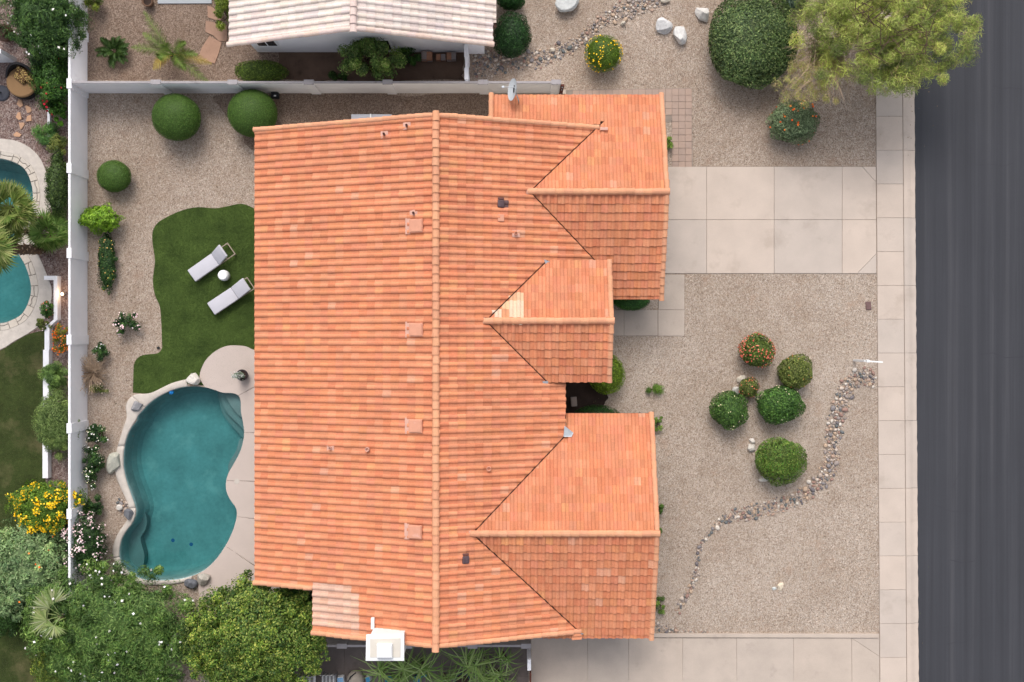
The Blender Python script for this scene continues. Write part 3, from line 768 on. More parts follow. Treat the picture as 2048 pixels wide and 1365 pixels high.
rake(EL, RX - .12, YT - .05, 11); rake(W1['x'] + YT - W1['y'] - .02, RX + .12, YT - .05, 12)
rake(EL, -8.43, YS + .05, 13); rake(-8.43, RX - .12, YB + .05, 14); rake(W3['x'] + W3['y'] - YB, RX + .12, YB + .05, 15)
barrels("rake_tile", (-.9, W1['y'] + W1['hw'], W1['z'] - PITCH * W1['hw'] + .05), (-.9, YT + .15, W1['z'] - PITCH * (YT + .15 - W1['y']) + .04), (0, 0, 1), roof, .1, .115, .365, pal_ridge, seed=16)
# flashings where valleys spill out
def flash(pts, lift=.09):
    g = [P(a_, b_, z) for a_, b_, z in pts]; v = [p + Vector((0, 0, 0)) for p in g] + [p - Vector((0, 0, .01)) for p in g]; k = len(g)
    f = [list(range(k))[::-1], [k + i for i in range(k)]] + [[i, (i+1) % k, k + (i+1) % k, k + i] for i in range(k)]
    add("flashing", v, f, metal_m, roof)
flash([(1129,852,3.78),(1147,866,3.72),(1143,874,3.8),(1127,874,3.83)]); flash([(1088,519,4.1),(1100,524,4.02),(1091,528,4.06)])
flash([(1085,763,4.05),(1101,762,4.03),(1088,774,3.98)]); flash([(1150,1264,3.56),(1168,1268,3.5),(1156,1272,3.52)])
mort = plain("mortar", S(226,178,160), .95, .08, 6, 40, .4)
for W in (W1, W2, W3):
    q = Vector((W['x'] - .08, W['y'], W['z'] + .02)); add("mortar_cap", *bevel_box(q, (.16, .26, .2), .06), mort, roof)
    q = Vector((W['gx'] + .06, W['y'], W['z'] + .05)); add("mortar_cap", *bevel_box(q, (.03, .24, .16), .01), mort, roof)
q = P(1208, 258, 3.35); add("mortar_cap", *bevel_box(q, (.34, .13, .06), .015), mort, roof)
for yy in (YT + .02, YB - .05): add("mortar_cap", *bevel_box((RX, yy, RZ + .03), (.24, .05, .2), .03), mort, roof)
# square vents, pipes
vent_m = plain("vent_paint", S(226,162,134), .7, .06, 4, 40, .1, stain=(S(236,190,176), 3, .58, .5))
tiltL = Matrix.Rotation(-math.atan(PITCH), 3, 'Y')
for a_, b_ in ((833,453),(833,660),(832,852),(831,1063)):
    q = P(a_, b_, 5.15); q.z = zmain(q.x) + .1
    vt = add("roof_vent", *bevel_box(q, (.6, .56, .1), .02, tiltL), vent_m, roof)
    add("vent_apron", *bevel_box(q + tiltL @ Vector((-.38, 0, -.03)), (.22, .66, .035), .01, tiltL), mort, vt)
    add("vent_hood", *bevel_box(q + tiltL @ Vector((.02, 0, .065)), (.5, .48, .03), .012, tiltL), vent_m, vt)
def pipe(px, py, z, r0, h, mat, base=True):
    q = P(px, py, z); zz = zmain(q.x); pp = add("vent_pipe", *lathe(q.x, q.y, [(r0, zz - .1), (r0, zz + h), (r0 * .7, zz + h), (r0 * .65, zz + h - .1)], 12), mat, roof)
    if base: add("pipe_flashing", *bevel_box((q.x, q.y, zz + .05), (.34, .3, .05), .015, Matrix.Rotation((-1 if q.x < RX else 1) * math.atan(PITCH), 3, 'Y')), mort, pp)
dpipe = plain("rusty_pipe", S(120,78,70), .6, .2, 8, 40, .2)
pipe(770,272,4.6,.05,.3,dpipe); pipe(828,428,5.1,.05,.28,dpipe); pipe(815,255,4.9,.05,.26,dpipe); pipe(659,897,4.2,.06,.28,mort); pipe(736,898,4.5,.09,.3,mort,False)
pipe(1032,468,4.4,.07,.3,vent_m); pipe(978,936,4.6,.1,.22,vent_m,False)
for a_, b_ in ((1002,409),(933,1113)):
    q = P(a_, b_, 4.5); q.z = zmain(q.x) + .08
    vt = add("attic_vent", *bevel_box(q, (.3, .32, .12), .05, Matrix.Rotation(math.atan(PITCH), 3, 'Y')), plain("dark_vent", S(104,84,88), .5, .25, 9, 40, .2, metal=.3), roof)
    add("vent_slot", *bevel_box(q + Vector((0, .22, .0)), (.26, .09, .06), .02, Matrix.Rotation(math.atan(PITCH), 3, 'Y')), dpipe, vt)
q = P(1002, 437, 4.55); q.z = zmain(q.x) + .07; add("patch_tile", *bevel_box(q, (.28, .3, .05), .02, Matrix.Rotation(math.atan(PITCH), 3, 'Y')), vent_m, roof)

# walls under the roof, gables, windows, garage door
ze = lambda W: W['z'] - PITCH * W['hw']
def wall(pts, z1): return add("wall", *prism(pts, -.05, z1), stucco_c, house)
def box2(x0, x1, y0, y1): return [(x0, y0), (x1, y0), (x1, y1), (x0, y1)]
wall(box2(EL + .55, -8.0, YS + .4, YT - .4), zmain(EL + .55) - .15)
wall(box2(-8.0, 1.7, YB + .4, YT - .405), zmain(-8.0) - .2)
wall(box2(1.7, W1['gx'] - .5, W1['y'] - W1['hw'] + .5, W1['y'] + W1['hw'] - .5), ze(W1))
wall(box2(-.4, 1.7, YT - .405, W1['y'] + W1['hw'] - .5), ze(W1))
wall(box2(1.7, W2['gx'] - .6, W2['y'] - W2['hw'] + .5, W1['y'] - W1['hw'] + .5), ze(W2) - .05)
wall(box2(1.7, W3['gx'] - .5, W3['y'] - W3['hw'] + .5, W3['y'] + W3['hw'] - .5), ze(W3) - .0)
def gable(axis, c, a0, a1, zb, zt, other):
    """triangular prism closing a gable; axis 'x' means the face looks along x"""
    v = []
    for t in (other - .2, other):
        for u, z in ((a0, zb), (a1, zb), ((a0 + a1) / 2, zt)): v.append((t, u, z) if axis == 'x' else (u, t, z))
    add("gable", v, [[0,1,2],[5,4,3],[0,3,4,1],[1,4,5,2],[2,5,3,0]], stucco_c, house)
for W in (W1, W2, W3): gable('x', 0, W['y'] - W['hw'] + .55, W['y'] + W['hw'] - .55, ze(W) + .02, W['z'] - .25, W['gx'] - (.6 if W is W2 else .5) - .003)
for yy, s_ in ((YT - .41, 0), (YB + .6, 0)): gable('y', 0, -8.0, -8.0 + 2 * (RX + 8.0), zmain(-8.0) - .22, RZ - .25, yy)
glass_m = plain("dark_glass", S(40,46,54), .08, .05, 2, 20, 0, spec=.6)
door = add("garage_door", *prism(box2(W1['gx'] - .5, W1['gx'] - .47, W1['y'] - 2.4, W1['y'] + 2.4), 0, 2.15), white_m, house)
for k in range(4):
    for j in range(8): add("door_panel", *bevel_box((W1['gx'] - .465, W1['y'] - 2.1 + j * .6, .27 + k * .53), (.02, .5, .4), .008), white_m, door)
def house_window(x, y, w, z0, z1, ax):
    fr_ = add("window", *bevel_box((x, y, (z0 + z1) / 2), (.06, w, z1 - z0) if ax == 'x' else (w, .06, z1 - z0), .01), white_m, house)
    add("pane", *bevel_box((x + (.032 if ax == 'x' else 0), y + (.032 if ax == 'y' else 0), (z0 + z1) / 2), (.02, w - .14, z1 - z0 - .14) if ax == 'x' else (w - .14, .02, z1 - z0 - .14), 0), glass_m, fr_)
house_window(W3['gx'] - .5, W3['y'], 2.4, .7, 2.2, 'x'); house_window(W2['gx'] - .6, W2['y'] - .9, 1.0, .5, 2.2, 'x')
dr = add("front_door", *bevel_box((W2['gx'] - .59, W2['y'] + .6, 1.05), (.06, 1.0, 2.1), .01), plain("brown_door", S(96,60,44), .5, .1, 4, 40, .2), house)
add("door_handle", *bevel_box((W2['gx'] - .54, W2['y'] + .25, 1.0), (.05, .05, .12), .01), metal_m, dr)
# pop-out window roof by the side wall
q0 = P(703, 233, 1.9); bw = thing("bay_window", "pale grey metal topped pop-out window under the eave facing the white fence", "bay window", (P(743, 234, 0).x, YT + .1, .9))
xa, xb = P(702, 0, 1.6).x, P(783, 0, 1.6).x; xm = P(741, 0, 1.6).x; yt_ = P(0, 228.5, 1.6).y
greyp = plain("pale_metal_roof", S(190,190,198), .6, .06, 3, 40, .1)
add("cabinet", *prism(box2(xa + .05, xb - .05, YT - .405, yt_ - .05), .5, 1.5), stucco_c, bw)
add("roof_panel", *prism(box2(xa, xm - .03, YT - .405, yt_), 1.5, 1.56, .01), greyp, bw); add("roof_panel", *prism(box2(xm + .03, xb, YT - .405, yt_), 1.5, 1.56, .01), greyp, bw)
add("seam", *prism(box2(xm - .03, xm + .03, YT - .405, yt_ + .01), 1.5, 1.6, .01), white_m, bw)

# chimney
chim = thing("chimney", "white stucco chimney with flat cap and raised flue box on the gable edge", "chimney", (-5.1, -12.3, 0))
CX0, CX1 = P(738, 0, 6.0).x, P(805, 0, 6.0).x
add("shaft", *prism(box2(CX0, CX1, -12.68, -11.82), 0, 5.95), white_m, chim)
add("cap", *prism([P(732,1271,6.1).to_2d(), P(808,1269,6.1).to_2d(), P(808,1323,6.1).to_2d(), P(731,1323,6.1).to_2d()], 5.95, 6.08, .02), white_m, chim)
ci_ = [P(740,1279,6.12), P(801,1277,6.12), P(801,1316,6.12), P(740,1316,6.12)]
add("crown", *prism([q.to_2d() for q in ci_], 6.08, 6.1, .01), stucco_c, chim)
add("flue_box", *prism([P(753,1290,6.3).to_2d(), P(784,1290,6.3).to_2d(), P(784,1318,6.3).to_2d(), P(753,1318,6.3).to_2d()], 6.1, 6.3, .05), white_m, chim)
add("side_flashing", *bevel_box((CX0 - .03, -11.62, zmain(CX0) + .12), (.14, .46, .22), .02), white_m, chim)

# satellite dish on the garage eave
dc = P(1027, 180, 3.35); dn = Vector((-.90, .05, .43)).normalized()
dish = thing("satellite_dish", "oval white satellite dish on a pole at the garage eave", "satellite dish", (dc.x + .25, dc.y - .55, 0))
side = Vector((0, 1, 0)); side = (side - dn * side.dot(dn)).normalized(); upv = dn.cross(side)
dish_m = plain("dish_paint", S(214,222,228), .5, .05, 4, 40, .05)
v = []; f = []; sg = 26; rr_ = [0, .18, .33, .44, .47]
for k, rr in enumerate(rr_):
    for q in range(sg): a = 2 * math.pi * q / sg; v.append(dc + side * (rr * math.cos(a)) + upv * (rr * .92 * math.sin(a)) + dn * (.30 * rr * rr))
for k in range(4):
    for q in range(sg): f.append([k*sg+q, k*sg+(q+1)%sg, (k+1)*sg+(q+1)%sg, (k+1)*sg+q])
b0 = len(v); v += [p - dn * .015 for p in v]; f += [[i + b0 for i in q][::-1] for q in f]
add("reflector", v, f, dish_m, dish, smooth=True)
lnb = dc + dn * .55 - upv * .12
g_ = Geo(); g_.add(*tube([dc - upv * .4 + dn * .05, lnb], [.018, .015], 6)); g_.build("feed_arm", metal_m, dish)
add("feed_horn", *bevel_box(lnb, (.12, .1, .1), .03), dish_m, dish)
add("mast", *tube([(dc.x + .25, dc.y - .55, 2.3), (dc.x + .22, dc.y - .4, 3.1), dc - dn * .06], [.025, .025, .025], 8), metal_m, dish)
dmk = plain("dark_badge", S(50,54,60), .5, .05, 3, 30, 0)
bc = dc + upv * -.02 + dn * .035 + side * -.05
add("badge", *bevel_box(bc - upv * .1 + dn * .012, (.03, .2, .07), .005, Matrix((dn, side, upv)).transposed()), dmk, dish)
add("badge", *bevel_box(bc + upv * -.16 + side * .16 + dn * .02, (.03, .06, .05), .005, Matrix((dn, side, upv)).transposed()), dmk, dish)

# --- the house behind: pale tiled gable
NRX, NRZ, NE0, NE1, NYG = -6.51, 4.8, -12.26, -.78, 12.79
NP = (NRZ - 2.6) / (NRX - NE0)
nh = thing("pale_tiled_house", "white house with faded pale tile roof behind the fence", "house", (NRX, 16, 0))
znp = lambda x, y: NRZ - NP * abs(x - NRX)
nl = [(NRX, NYG), (NRX, 21), (NE0, 21), (NE0, NYG)]; nr_ = [(NRX, NYG), (NE1 - .06, NYG), (NE1 - .06, 13.6), (NE1 + .1, 13.6), (NE1 + .1, 21), (NRX, 21)]
nroof = deck("roof", nl, znp, nh); deck("roof_deck", nr_, znp, nroof)
R2 = Roof(9, pal_next)
nl2 = [(NRX, NYG), (NRX, 17.2), (NE0, 17.2), (NE0, NYG)]; nr2 = [(NRX, NYG), (NE1 - .06, NYG), (NE1 - .06, 13.6), (NE1 + .1, 13.6), (NE1 + .1, 17.2), (NRX, 17.2)]
R2.slope((NRX, NYG, NRZ), (0, 1), (-1, 0), nl2, lambda p, q: 0, off=(.08, .12), pitch=NP); R2.slope((NRX, 17.2, NRZ), (0, -1), (1, 0), nr2, lambda p, q: 0, off=(.08, .12), pitch=NP)
R2.whole.sort(key=lambda t: t[0].y); 
_k = R2.whole; R2.whole = [t for t in _k if t[0].y < 14.6]; far = [t for t in _k if t[0].y >= 14.6]
_s = R2.whole; e_ = TE * math.hypot(1, NP)
nmesh = {}
for (pos, A, D, N, lift, var) in sorted(_s, key=lambda t: t[0].y)[:300]:
    ci = var % 14; li = round(lift * 200)
    if (ci, li) not in nmesh:
        v, f = tile_local(TW, e_ * 1.06, lift); nmesh[ci, li] = mesh_np("roof_tile", v, f, two_tone(pal_next(random.Random(ci * 77 + 5), None), ci, .05), False, tile_m)
    inst("roof_tile", nmesh[ci, li], Matrix(((A.x, D.x, N.x, pos.x), (A.y, D.y, N.y, pos.y), (A.z, D.z, N.z, pos.z), (0, 0, 0, 1))), nroof)
R2.whole = sorted(_s, key=lambda t: t[0].y)[300:] + far
R2.build(nroof, 0, pal_next)
barrels("ridge_tile", (NRX, NYG - .1, NRZ + .05), (NRX, 17.2, NRZ + .05), (0, 0, 1), nroof, .135, .15, .36, pal_nridge, seed=31)
for x0 in (NE0, NE1 - .06):
    barrels("rake_tile", (x0, NYG + .04, znp(x0, 0) + .05), (NRX + (.1 if x0 > NRX else -.1), NYG + .04, NRZ + .03), (0, 0, 1), nroof, .1, .115, .36, pal_nridge, seed=int(x0 * 7) + 80)
NYW = 13.28
add("wall", *prism(box2(-11.7, -1.32, NYW, 20.6), -.05, 2.7), stucco_m, nh)
v = []
for t in (NYW, NYW + .2): v += [(-11.7, t, 2.68), (-1.32, t, 2.68), (NRX, t, NRZ - .2)]
add("gable", v, [[0,1,2],[5,4,3],[0,3,4,1],[1,4,5,2],[2,5,3,0]], stucco_m, nh)
add("wall_return", *prism(box2(-2.0, -1.26, NYW - .08, NYW + .4), -.05, 2.6), stucco_m, nh)
def nwin(x0, x1, z0, z1):
    o = add("window", *bevel_box(((x0+x1)/2, NYW - .01, (z0+z1)/2), (x1-x0, .08, z1-z0), .01), white_m, nh)
    for k in (0, 1):
        w_ = (x1 - x0 - .18) / 2; add("pane", *bevel_box((x0 + .06 + w_/2 + k * (w_ + .06), NYW - .05, (z0+z1)/2), (w_, .02, z1-z0-.12), 0), glass_m, o)
nwin(-11.4, -10.45, 1.1, 2.2); nwin(-6.9, -5.4, .55, 1.95)

# ================================================================ WALLS AND FENCES
HW = 1.72
def fence(name, label, a, b_, posts, th=.09, h=HW, mat=stucco_m, cat="wall", pil=(.42, .2), capm=None, extra=0.0):
    a, b_ = Vector(a), Vector(b_); d = (b_ - a).normalized(); s_ = Vector((-d.y, d.x))
    t = thing(name, label, cat, ((a.x + b_.x)/2, (a.y + b_.y)/2, 0)); L = (b_ - a).length; ang = math.atan2(d.y, d.x)
    ps = sorted(posts); cuts = [0] + [p for p in ps if .3 < p < L - .3] + [L]
    for i in range(len(cuts) - 1):
        m_ = a + d * ((cuts[i] + cuts[i+1]) / 2); add("wall_panel", *prism(rect(m_.x, m_.y, cuts[i+1] - cuts[i] - .004, th, ang), -.1, h, .012), mat, t)
    cp = capm or mat
    for i in range(len(cuts) - 1):
        m_ = a + d * ((cuts[i] + cuts[i+1]) / 2); add("wall_cap", *prism(rect(m_.x, m_.y, cuts[i+1] - cuts[i] - .004, th + .012, ang), h + .002, h + .03, .01), cp, t)
    for p in ps:
        m_ = a + d * p; q = add("pilaster", *prism(rect(m_.x, m_.y, pil[0], pil[1], ang), -.1, h + .03, .012), mat, t)
        add("pilaster_cap", *prism(rect(m_.x, m_.y, pil[0] + .02, pil[1] + .02, ang), h + .031, h + .07, .012), cp, q)
    return t
XF = P(175, 0).x - .045; YF = P(0, 187).y + .045
ftop = fence("block_wall", "long white block wall between the clay tiled house and the pale tiled house", (XF + .06, YF), (P(1118, 0).x, YF),
      [x - XF - .06 for x in (-15.75, -12.35, -8.98, -5.5, -1.28, 1.95)], capm=cap_m)
fence("block_wall", "tall white block wall running behind both pools", (XF, -19), (XF, 19),
      [y + 19 for y in (P(0, p_, HW).y for p_ in (1196, 1028, 857, 680, 507, 337, 168, 112 - 60))])
YFB = P(0, 1292, HW).y
fence("block_wall", "shade-grey block wall beside the chimney and strappy plants", (XF + .1, YFB), (P(1056, 0, HW).x, YFB),
      [P(x_, 0, HW).x - XF - .1 for x_ in (420, 551, 684, 815, 945, 1052)], mat=cap_m, capm=cap_m)  # eave shadow on the wall face is painted in as grey
fence("low_block_wall", "low grey block wall along the neighbour driveway under the eave", (P(1062, 0).x + .05, YFB + .06), (P(1238, 0).x, YFB + .06), [], h=.75, mat=cap_m, capm=cap_m)
fence("gate_wall", "short white wall between the fence and the pale tiled house corner", (P(932, 0, HW).x, NYW - .1), (P(933, 0, HW).x, YF + .06), [.35, 1.35], pil=(.5, .16), h=1.66)
fence("stub_wall", "short white wall behind the round daybed", (P(-40, 0).x, P(0, 122).y), (P(34, 0).x, P(0, 121).y), [.2], th=.2, h=1.4)
rust_m = plain("rusty_steel", S(104,56,44), .8, .25, 8, 50, .4)
gp = P(1120, 186); t = thing("gate_post", "rusty brown steel gate post at the white wall end", "gate post", (gp.x + .02, YF - .1, 0))
add("post", *bevel_box((gp.x + .02, YF - .12, .85), (.16, .1, 1.7), .01), rust_m, t)
for k in (.4, 1.2, 1.6): add("hinge", *bevel_box((gp.x + .02, YF - .19, k), (.05, .05, .1), .008), metal_m, t)
gx = P(1060, 0).x; t = thing("steel_gate", "rusty brown steel side gate below the strappy plants", "gate", (gx, P(0, 1345).y, 0))
y0, y1 = P(0, 1324).y, P(0, 1400).y
for yy in (y0, y1): add("gate_frame", *bevel_box((gx, yy, .85), (.06, .06, 1.7), .006), rust_m, t)
for zz in (.15, 1.65): add("gate_rail", *bevel_box((gx, (y0 + y1)/2, zz), (.05, abs(y1 - y0), .05), .006), rust_m, t)
for k in range(11): add("picket", *bevel_box((gx, y0 + (y1 - y0) * (k + .5) / 11, .9), (.03, .11, 1.5), .004), rust_m, t)
t = thing("gate_pillar", "small white gate pillar beside the rusty side gate", "pillar", (gx - .08, P(0, 1310).y, 0))
add("shaft", *bevel_box((gx - .06, P(0, 1309).y, .75), (.16, .5, 1.5), .01), stucco_m, t); add("cap", *bevel_box((gx - .06, P(0, 1300).y, 1.56), (.14, .16, .1), .02), stucco_m, t)
# low planter kerb walls next door
kw = thing("planter_wall", "low white planter wall winding beside the neighbour pool and lawn", "planter wall", P(98, 700))
for (a_, b_, c_, d_) in ((95,553,122,561),(114,561,122,640),(96,655,106,700),(93,700,105,860),(92,860,103,955)):
    add("wall_block", *prism(PX([(a_, b_), (c_, b_), (c_, d_), (a_, d_)]), -.05, .35, .015), stucco_m, kw)
add("wall_block", *prism(PX([(114,640),(122,640),(106,655),(96,655)]), -.05, .352, .015), stucco_m, kw)
t = thing("planter_kerb", "low pale kerb edging the shrub bed near the stepping flagstones", "kerb", P(102, 250)); add("kerb_block", *prism(PX([(97.5,205),(102,205),(105,295),(98,295)]), -.05, .16, .01), stucco_m, t)

# ================================================================ PLANTS
def unit(a): return a / np.maximum(1e-9, np.linalg.norm(a, axis=1, keepdims=True))
def leaves_at(pos, nrm, size, aspect, cols, rg, droop=0.0, fold=.18):
    """one folded leaf quad per position, facing roughly along nrm"""
    n_ = len(pos); r = rg.normal(size=(n_, 3)); t = unit(np.cross(nrm, r)); s_ = np.cross(nrm, t)
    if droop: t = unit(t + np.array([0, 0, -droop]) * rg.random((n_, 1)))
    L = size * rg.uniform(.65, 1.3, (n_, 1)); w = L * aspect * .5
    v = np.empty((n_, 4, 3)); v[:, 0] = pos - t * L * .5
    v[:, 1] = pos + s_ * w + nrm * L * fold * .4; v[:, 2] = pos + t * L * .5; v[:, 3] = pos - s_ * w + nrm * L * fold * .4
    pal = np.array(cols) * 1.4; c = pal[rg.integers(0, len(pal), n_)] * rg.uniform(.7, 1.35, (n_, 1))
    return v.reshape(-1, 3), np.repeat(c, 4, axis=0)
def lump(d, rg, k=7, f=3.0):
    w = rg.normal(size=(k, 3)) * f; ph = rg.uniform(0, 6.28, k); return np.sin(d @ w.T + ph).mean(axis=1)
def shell_cloud(c, rad, n_, rg, lumpy=.07, depth=.16, zmin=-.55, f=3.0):
    d = unit(rg.normal(size=(n_ * 2, 3))); d = d[d[:, 2] > zmin][:n_]; m_ = len(d)
    k = 1 + lumpy * lump(d, rg, 7, f) * 2.2 + lumpy * .6 * lump(d, rg, 9, f * 3.5) - depth * rg.random(m_) ** 2
    pos = np.array(c) + d * k[:, None] * np.array(rad)
    nr = unit(d / np.array(rad) + rg.normal(size=(m_, 3)) * .45 / max(rad)); return pos, nr
def clump_cloud(c, rad, n_, rg, clumps, crad, zmin=-.5, hollow=.55, squash=.8):
    d = unit(rg.normal(size=(clumps * 3, 3))); d = d[d[:, 2] > zmin][:clumps]; m_ = len(d)
    cc = np.array(c) + d * (hollow + (1 - hollow) * rg.random((m_, 1)) ** .7) * (np.array(rad) - crad * .6) * rg.uniform(.74, 1.12, (m_, 1))
    i = rg.integers(0, m_, n_); q = unit(rg.normal(size=(n_, 3))); rr = crad * rg.uniform(.55, 1.25, m_)[i][:, None]
    off = q * rr * rg.random((n_, 1)) ** .45; off[:, 2] *= squash
    pos = cc[i] + off; nr = unit(q + np.array([0, 0, .5]) + rg.normal(size=(n_, 3)) * .5); pos[:, 2] = np.maximum(pos[:, 2], .03)
    return pos, nr, cc, i
def quads(n_): return np.arange(n_ * 4).reshape(-1, 4)
def limbs(base, tops, r0, seed, forks=1):
    r = random.Random(seed); g = Geo(); b_ = Vector(base)
    for tp in tops:
        tp = Vector(tp); mid = b_.lerp(tp, .45) + Vector((r.uniform(-.12, .12), r.uniform(-.12, .12), r.uniform(.05, .2))) * (tp - b_).length * .6
        q1 = b_.lerp(mid, .5) + Vector((r.uniform(-.05, .05), r.uniform(-.05, .05), 0)); g.add(*tube([b_, q1, mid, tp], [r0, r0 * .75, r0 * .5, r0 * .16], 6))
        for k in range(forks):
            e = mid + Vector((r.uniform(-1, 1), r.uniform(-1, 1), r.uniform(.1, .8))) * (tp - mid).length * .7
            g.add(*tube([mid, mid.lerp(e, .5) + Vector((0, 0, .05)), e], [r0 * .4, r0 * .28, r0 * .1], 5))
    return g
def petals(pos, nrm, size, cols, rg, k=1):
    n_ = len(pos)
    v, c = leaves_at(pos, nrm, size, .9, cols, rg, fold=.1)
    v2, c2 = leaves_at(pos + nrm * size * .05, nrm, size, .7, cols, rg, fold=.1)
    return np.vstack([v, v2]), np.vstack([c, c2])
def plant(name, label, cat, px, py, rx, ry, h, cols, n_=4000, leaf=.06, aspect=.55, mode='shell', clumps=60, crad=.3, lumpy=.06, depth=.16,
          flowers=None, group=None, seed=None, core=.84, base_z=0.0, trunk=None, zc=None, squash=.8, hollow=.55, droop=0.0, tall=False, stems=5, crown_name=None, zmin=None, dense=0.0):
    """one shrub or tree: foliage, stem or trunk, flowers. px,py,rx,ry in photo pixels at the crown's own height."""
    seed = seed if seed is not None else int(px * 7 + py * 13); rg = np.random.default_rng(seed)
    zc = zc if zc is not None else h * .52
    k = (CAM_H - zc) / FPX; cpt = P(px, py, zc); rad = (rx * k, ry * k, h - zc + .0)
    rz = (h - zc); rad = (rx * k, ry * k, rz)
    base = Vector((cpt.x, cpt.y, base_z)) if trunk is None else Vector((*P(*trunk).to_2d(), base_z))
    t = thing(name, label, cat, base, group)
    if mode == 'shell':
        zm = zmin if zmin is not None else max(-.9, -(zc - base_z) / rz)
        pos, nr = shell_cloud(cpt, rad, n_, rg, lumpy, depth, zm)
        V, K = leaves_at(pos, nr, leaf, aspect, cols, rg, droop)
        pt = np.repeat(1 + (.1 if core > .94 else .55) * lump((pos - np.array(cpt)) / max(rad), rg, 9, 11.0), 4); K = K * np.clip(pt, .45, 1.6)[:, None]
        if core:
            bm = bmesh.new(); bmesh.ops.create_icosphere(bm, subdivisions=3, radius=1.0); d = np.array([q.co[:] for q in bm.verts])
            F3 = [[q.index for q in w.verts] for w in bm.faces]; bm.free()
            cv = np.array(cpt) + d * core * (1 + lumpy * lump(d, np.random.default_rng(seed), 7, 3.0) * 1.5)[:, None] * np.array(rad); cv[:, 2] = np.maximum(cv[:, 2], base_z)
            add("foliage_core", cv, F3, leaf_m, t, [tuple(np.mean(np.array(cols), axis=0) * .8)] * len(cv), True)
        tops = [cpt + Vector((rad[0] * .5 * math.cos(a), rad[1] * .5 * math.sin(a), 0)) for a in (0.3, 2.2, 4.1)]
    else:
        leaf *= 1.2; n_ = int(n_ * 1.5); rad = (rad[0] * 1.13, rad[1] * 1.13, rad[2])
        pos, nr, cc, ii = clump_cloud(cpt, rad, n_, rg, clumps, crad, zmin if zmin is not None else -.6, hollow, squash)
        V, K = leaves_at(pos, nr, leaf, aspect, cols, rg, droop)
        tone = rg.uniform(.5, 1.5, len(cc))[ii]; K = K * np.repeat(tone, 4)[:, None]; K[:, 0] *= 1 + .18 * (np.repeat(tone, 4) - 1); K[:, 2] *= 1 - .15 * (np.repeat(tone, 4) - 1)
        if dense:
            p2, n2 = shell_cloud(cpt, tuple(e * .86 for e in rad), int(n_ * dense), rg, .26, .4, zmin if zmin is not None else -.6, 4.5); p2[:, 2] = np.maximum(p2[:, 2], .05)
            V2, K2 = leaves_at(p2, n2, leaf, aspect, cols, rg, droop); V = np.vstack([V, V2]); K = np.vstack([K, K2 * .95])
            bm = bmesh.new(); bmesh.ops.create_icosphere(bm, subdivisions=3, radius=1.0); d = np.array([q.co[:] for q in bm.verts]); F3 = [[q.index for q in w.verts] for w in bm.faces]; bm.free()
            cv = np.array(cpt) + d * .6 * (1 + .2 * lump(d, rg, 7, 3.5))[:, None] * np.array(rad); cv[:, 2] = np.maximum(cv[:, 2], base_z)
            add("foliage_core", cv, F3, leaf_m, t, [tuple(np.mean(np.array(cols), axis=0))] * len(cv), True)
        tops = [Vector(q) for q in cc[rg.choice(len(cc), min(len(cc), stems + 3), replace=False)]]
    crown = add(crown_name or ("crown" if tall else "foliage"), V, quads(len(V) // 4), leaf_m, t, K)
    limbs(base, tops, .09 if tall else .025, seed, 2 if tall else 1).build("trunk" if tall else "stem", bark_m, t, smooth=True)
    if flowers:
        fc, fn, fs = flowers[:3]
        e_ = np.linalg.norm((pos - np.array(cpt)) / np.array(rad), axis=1); ok = np.where((e_ > np.quantile(e_, .55)) & (pos[:, 2] > cpt.z - rz * .35))[0]
        cl_ = lump(pos * 2.2, rg, 6, 1.0)[ok]; ok = ok[np.argsort(-(cl_ * .6 + rg.random(len(ok)) * 1.3))][:max(fn * 2, len(ok) // 2)]; order = rg.choice(ok, min(fn, len(ok)), replace=False)
        fp = pos[order] + nr[order] * leaf * .4; fp[:, 2] += leaf * .3
        fnrm = unit(nr[order] + np.array([0, 0, .8])); v, c = petals(fp, fnrm, fs, fc, rg)
        tag(add("flowers", v, quads(len(v) // 4), petal_m, t, c), kind="stuff")
    return t
G_DK = [S(44,74,36), S(58,90,42), S(36,60,32), S(70,102,50)]
G_MD = [S(70,108,42), S(86,122,50), S(56,90,38), S(100,134,60)]
G_YL = [S(120,140,44), S(138,156,54), S(98,120,40), S(150,160,70)]
G_OL = [S(96,110,50), S(112,124,58), S(80,96,44), S(128,134,70)]
G_LM = [S(118,158,36), S(134,172,48), S(98,138,32), S(150,184,66)]
G_SG = [S(122,150,98), S(138,164,110), S(104,134,86), S(150,168,120)]
G_BALL = [S(80,114,46), S(90,124,52), S(72,104,42), S(104,132,60)]
WHITE = [S(244,242,240), S(236,232,228)]; YEL = [S(250,206,30), S(244,190,20), S(252,220,70)]; ORG = [S(240,110,40), S(232,90,30), S(244,140,60)]
PNK = [S(240,214,214), S(232,196,200), S(246,230,228)]; RED = [S(196,40,60), S(210,60,70)]; CORAL = [S(226,120,100), S(214,96,84), S(236,150,120)]

# clipped balls in our back yard
for px, py, rx, h, lab in ((353,235,48,1.75,"smooth clipped green ball shrub beside the white wall, away from the roof eave"), (505,227,49,1.75,"smooth clipped green ball shrub partly under the roof corner"), (228,353,33,1.15,"small smooth clipped green ball shrub beside the tall white wall")):
    plant("ball_shrub", lab, "shrub", px, py, rx, rx * .97, h, G_BALL, int(rx * rx * 11), .038, .5, lumpy=.02, depth=.07, core=.95, group=None)
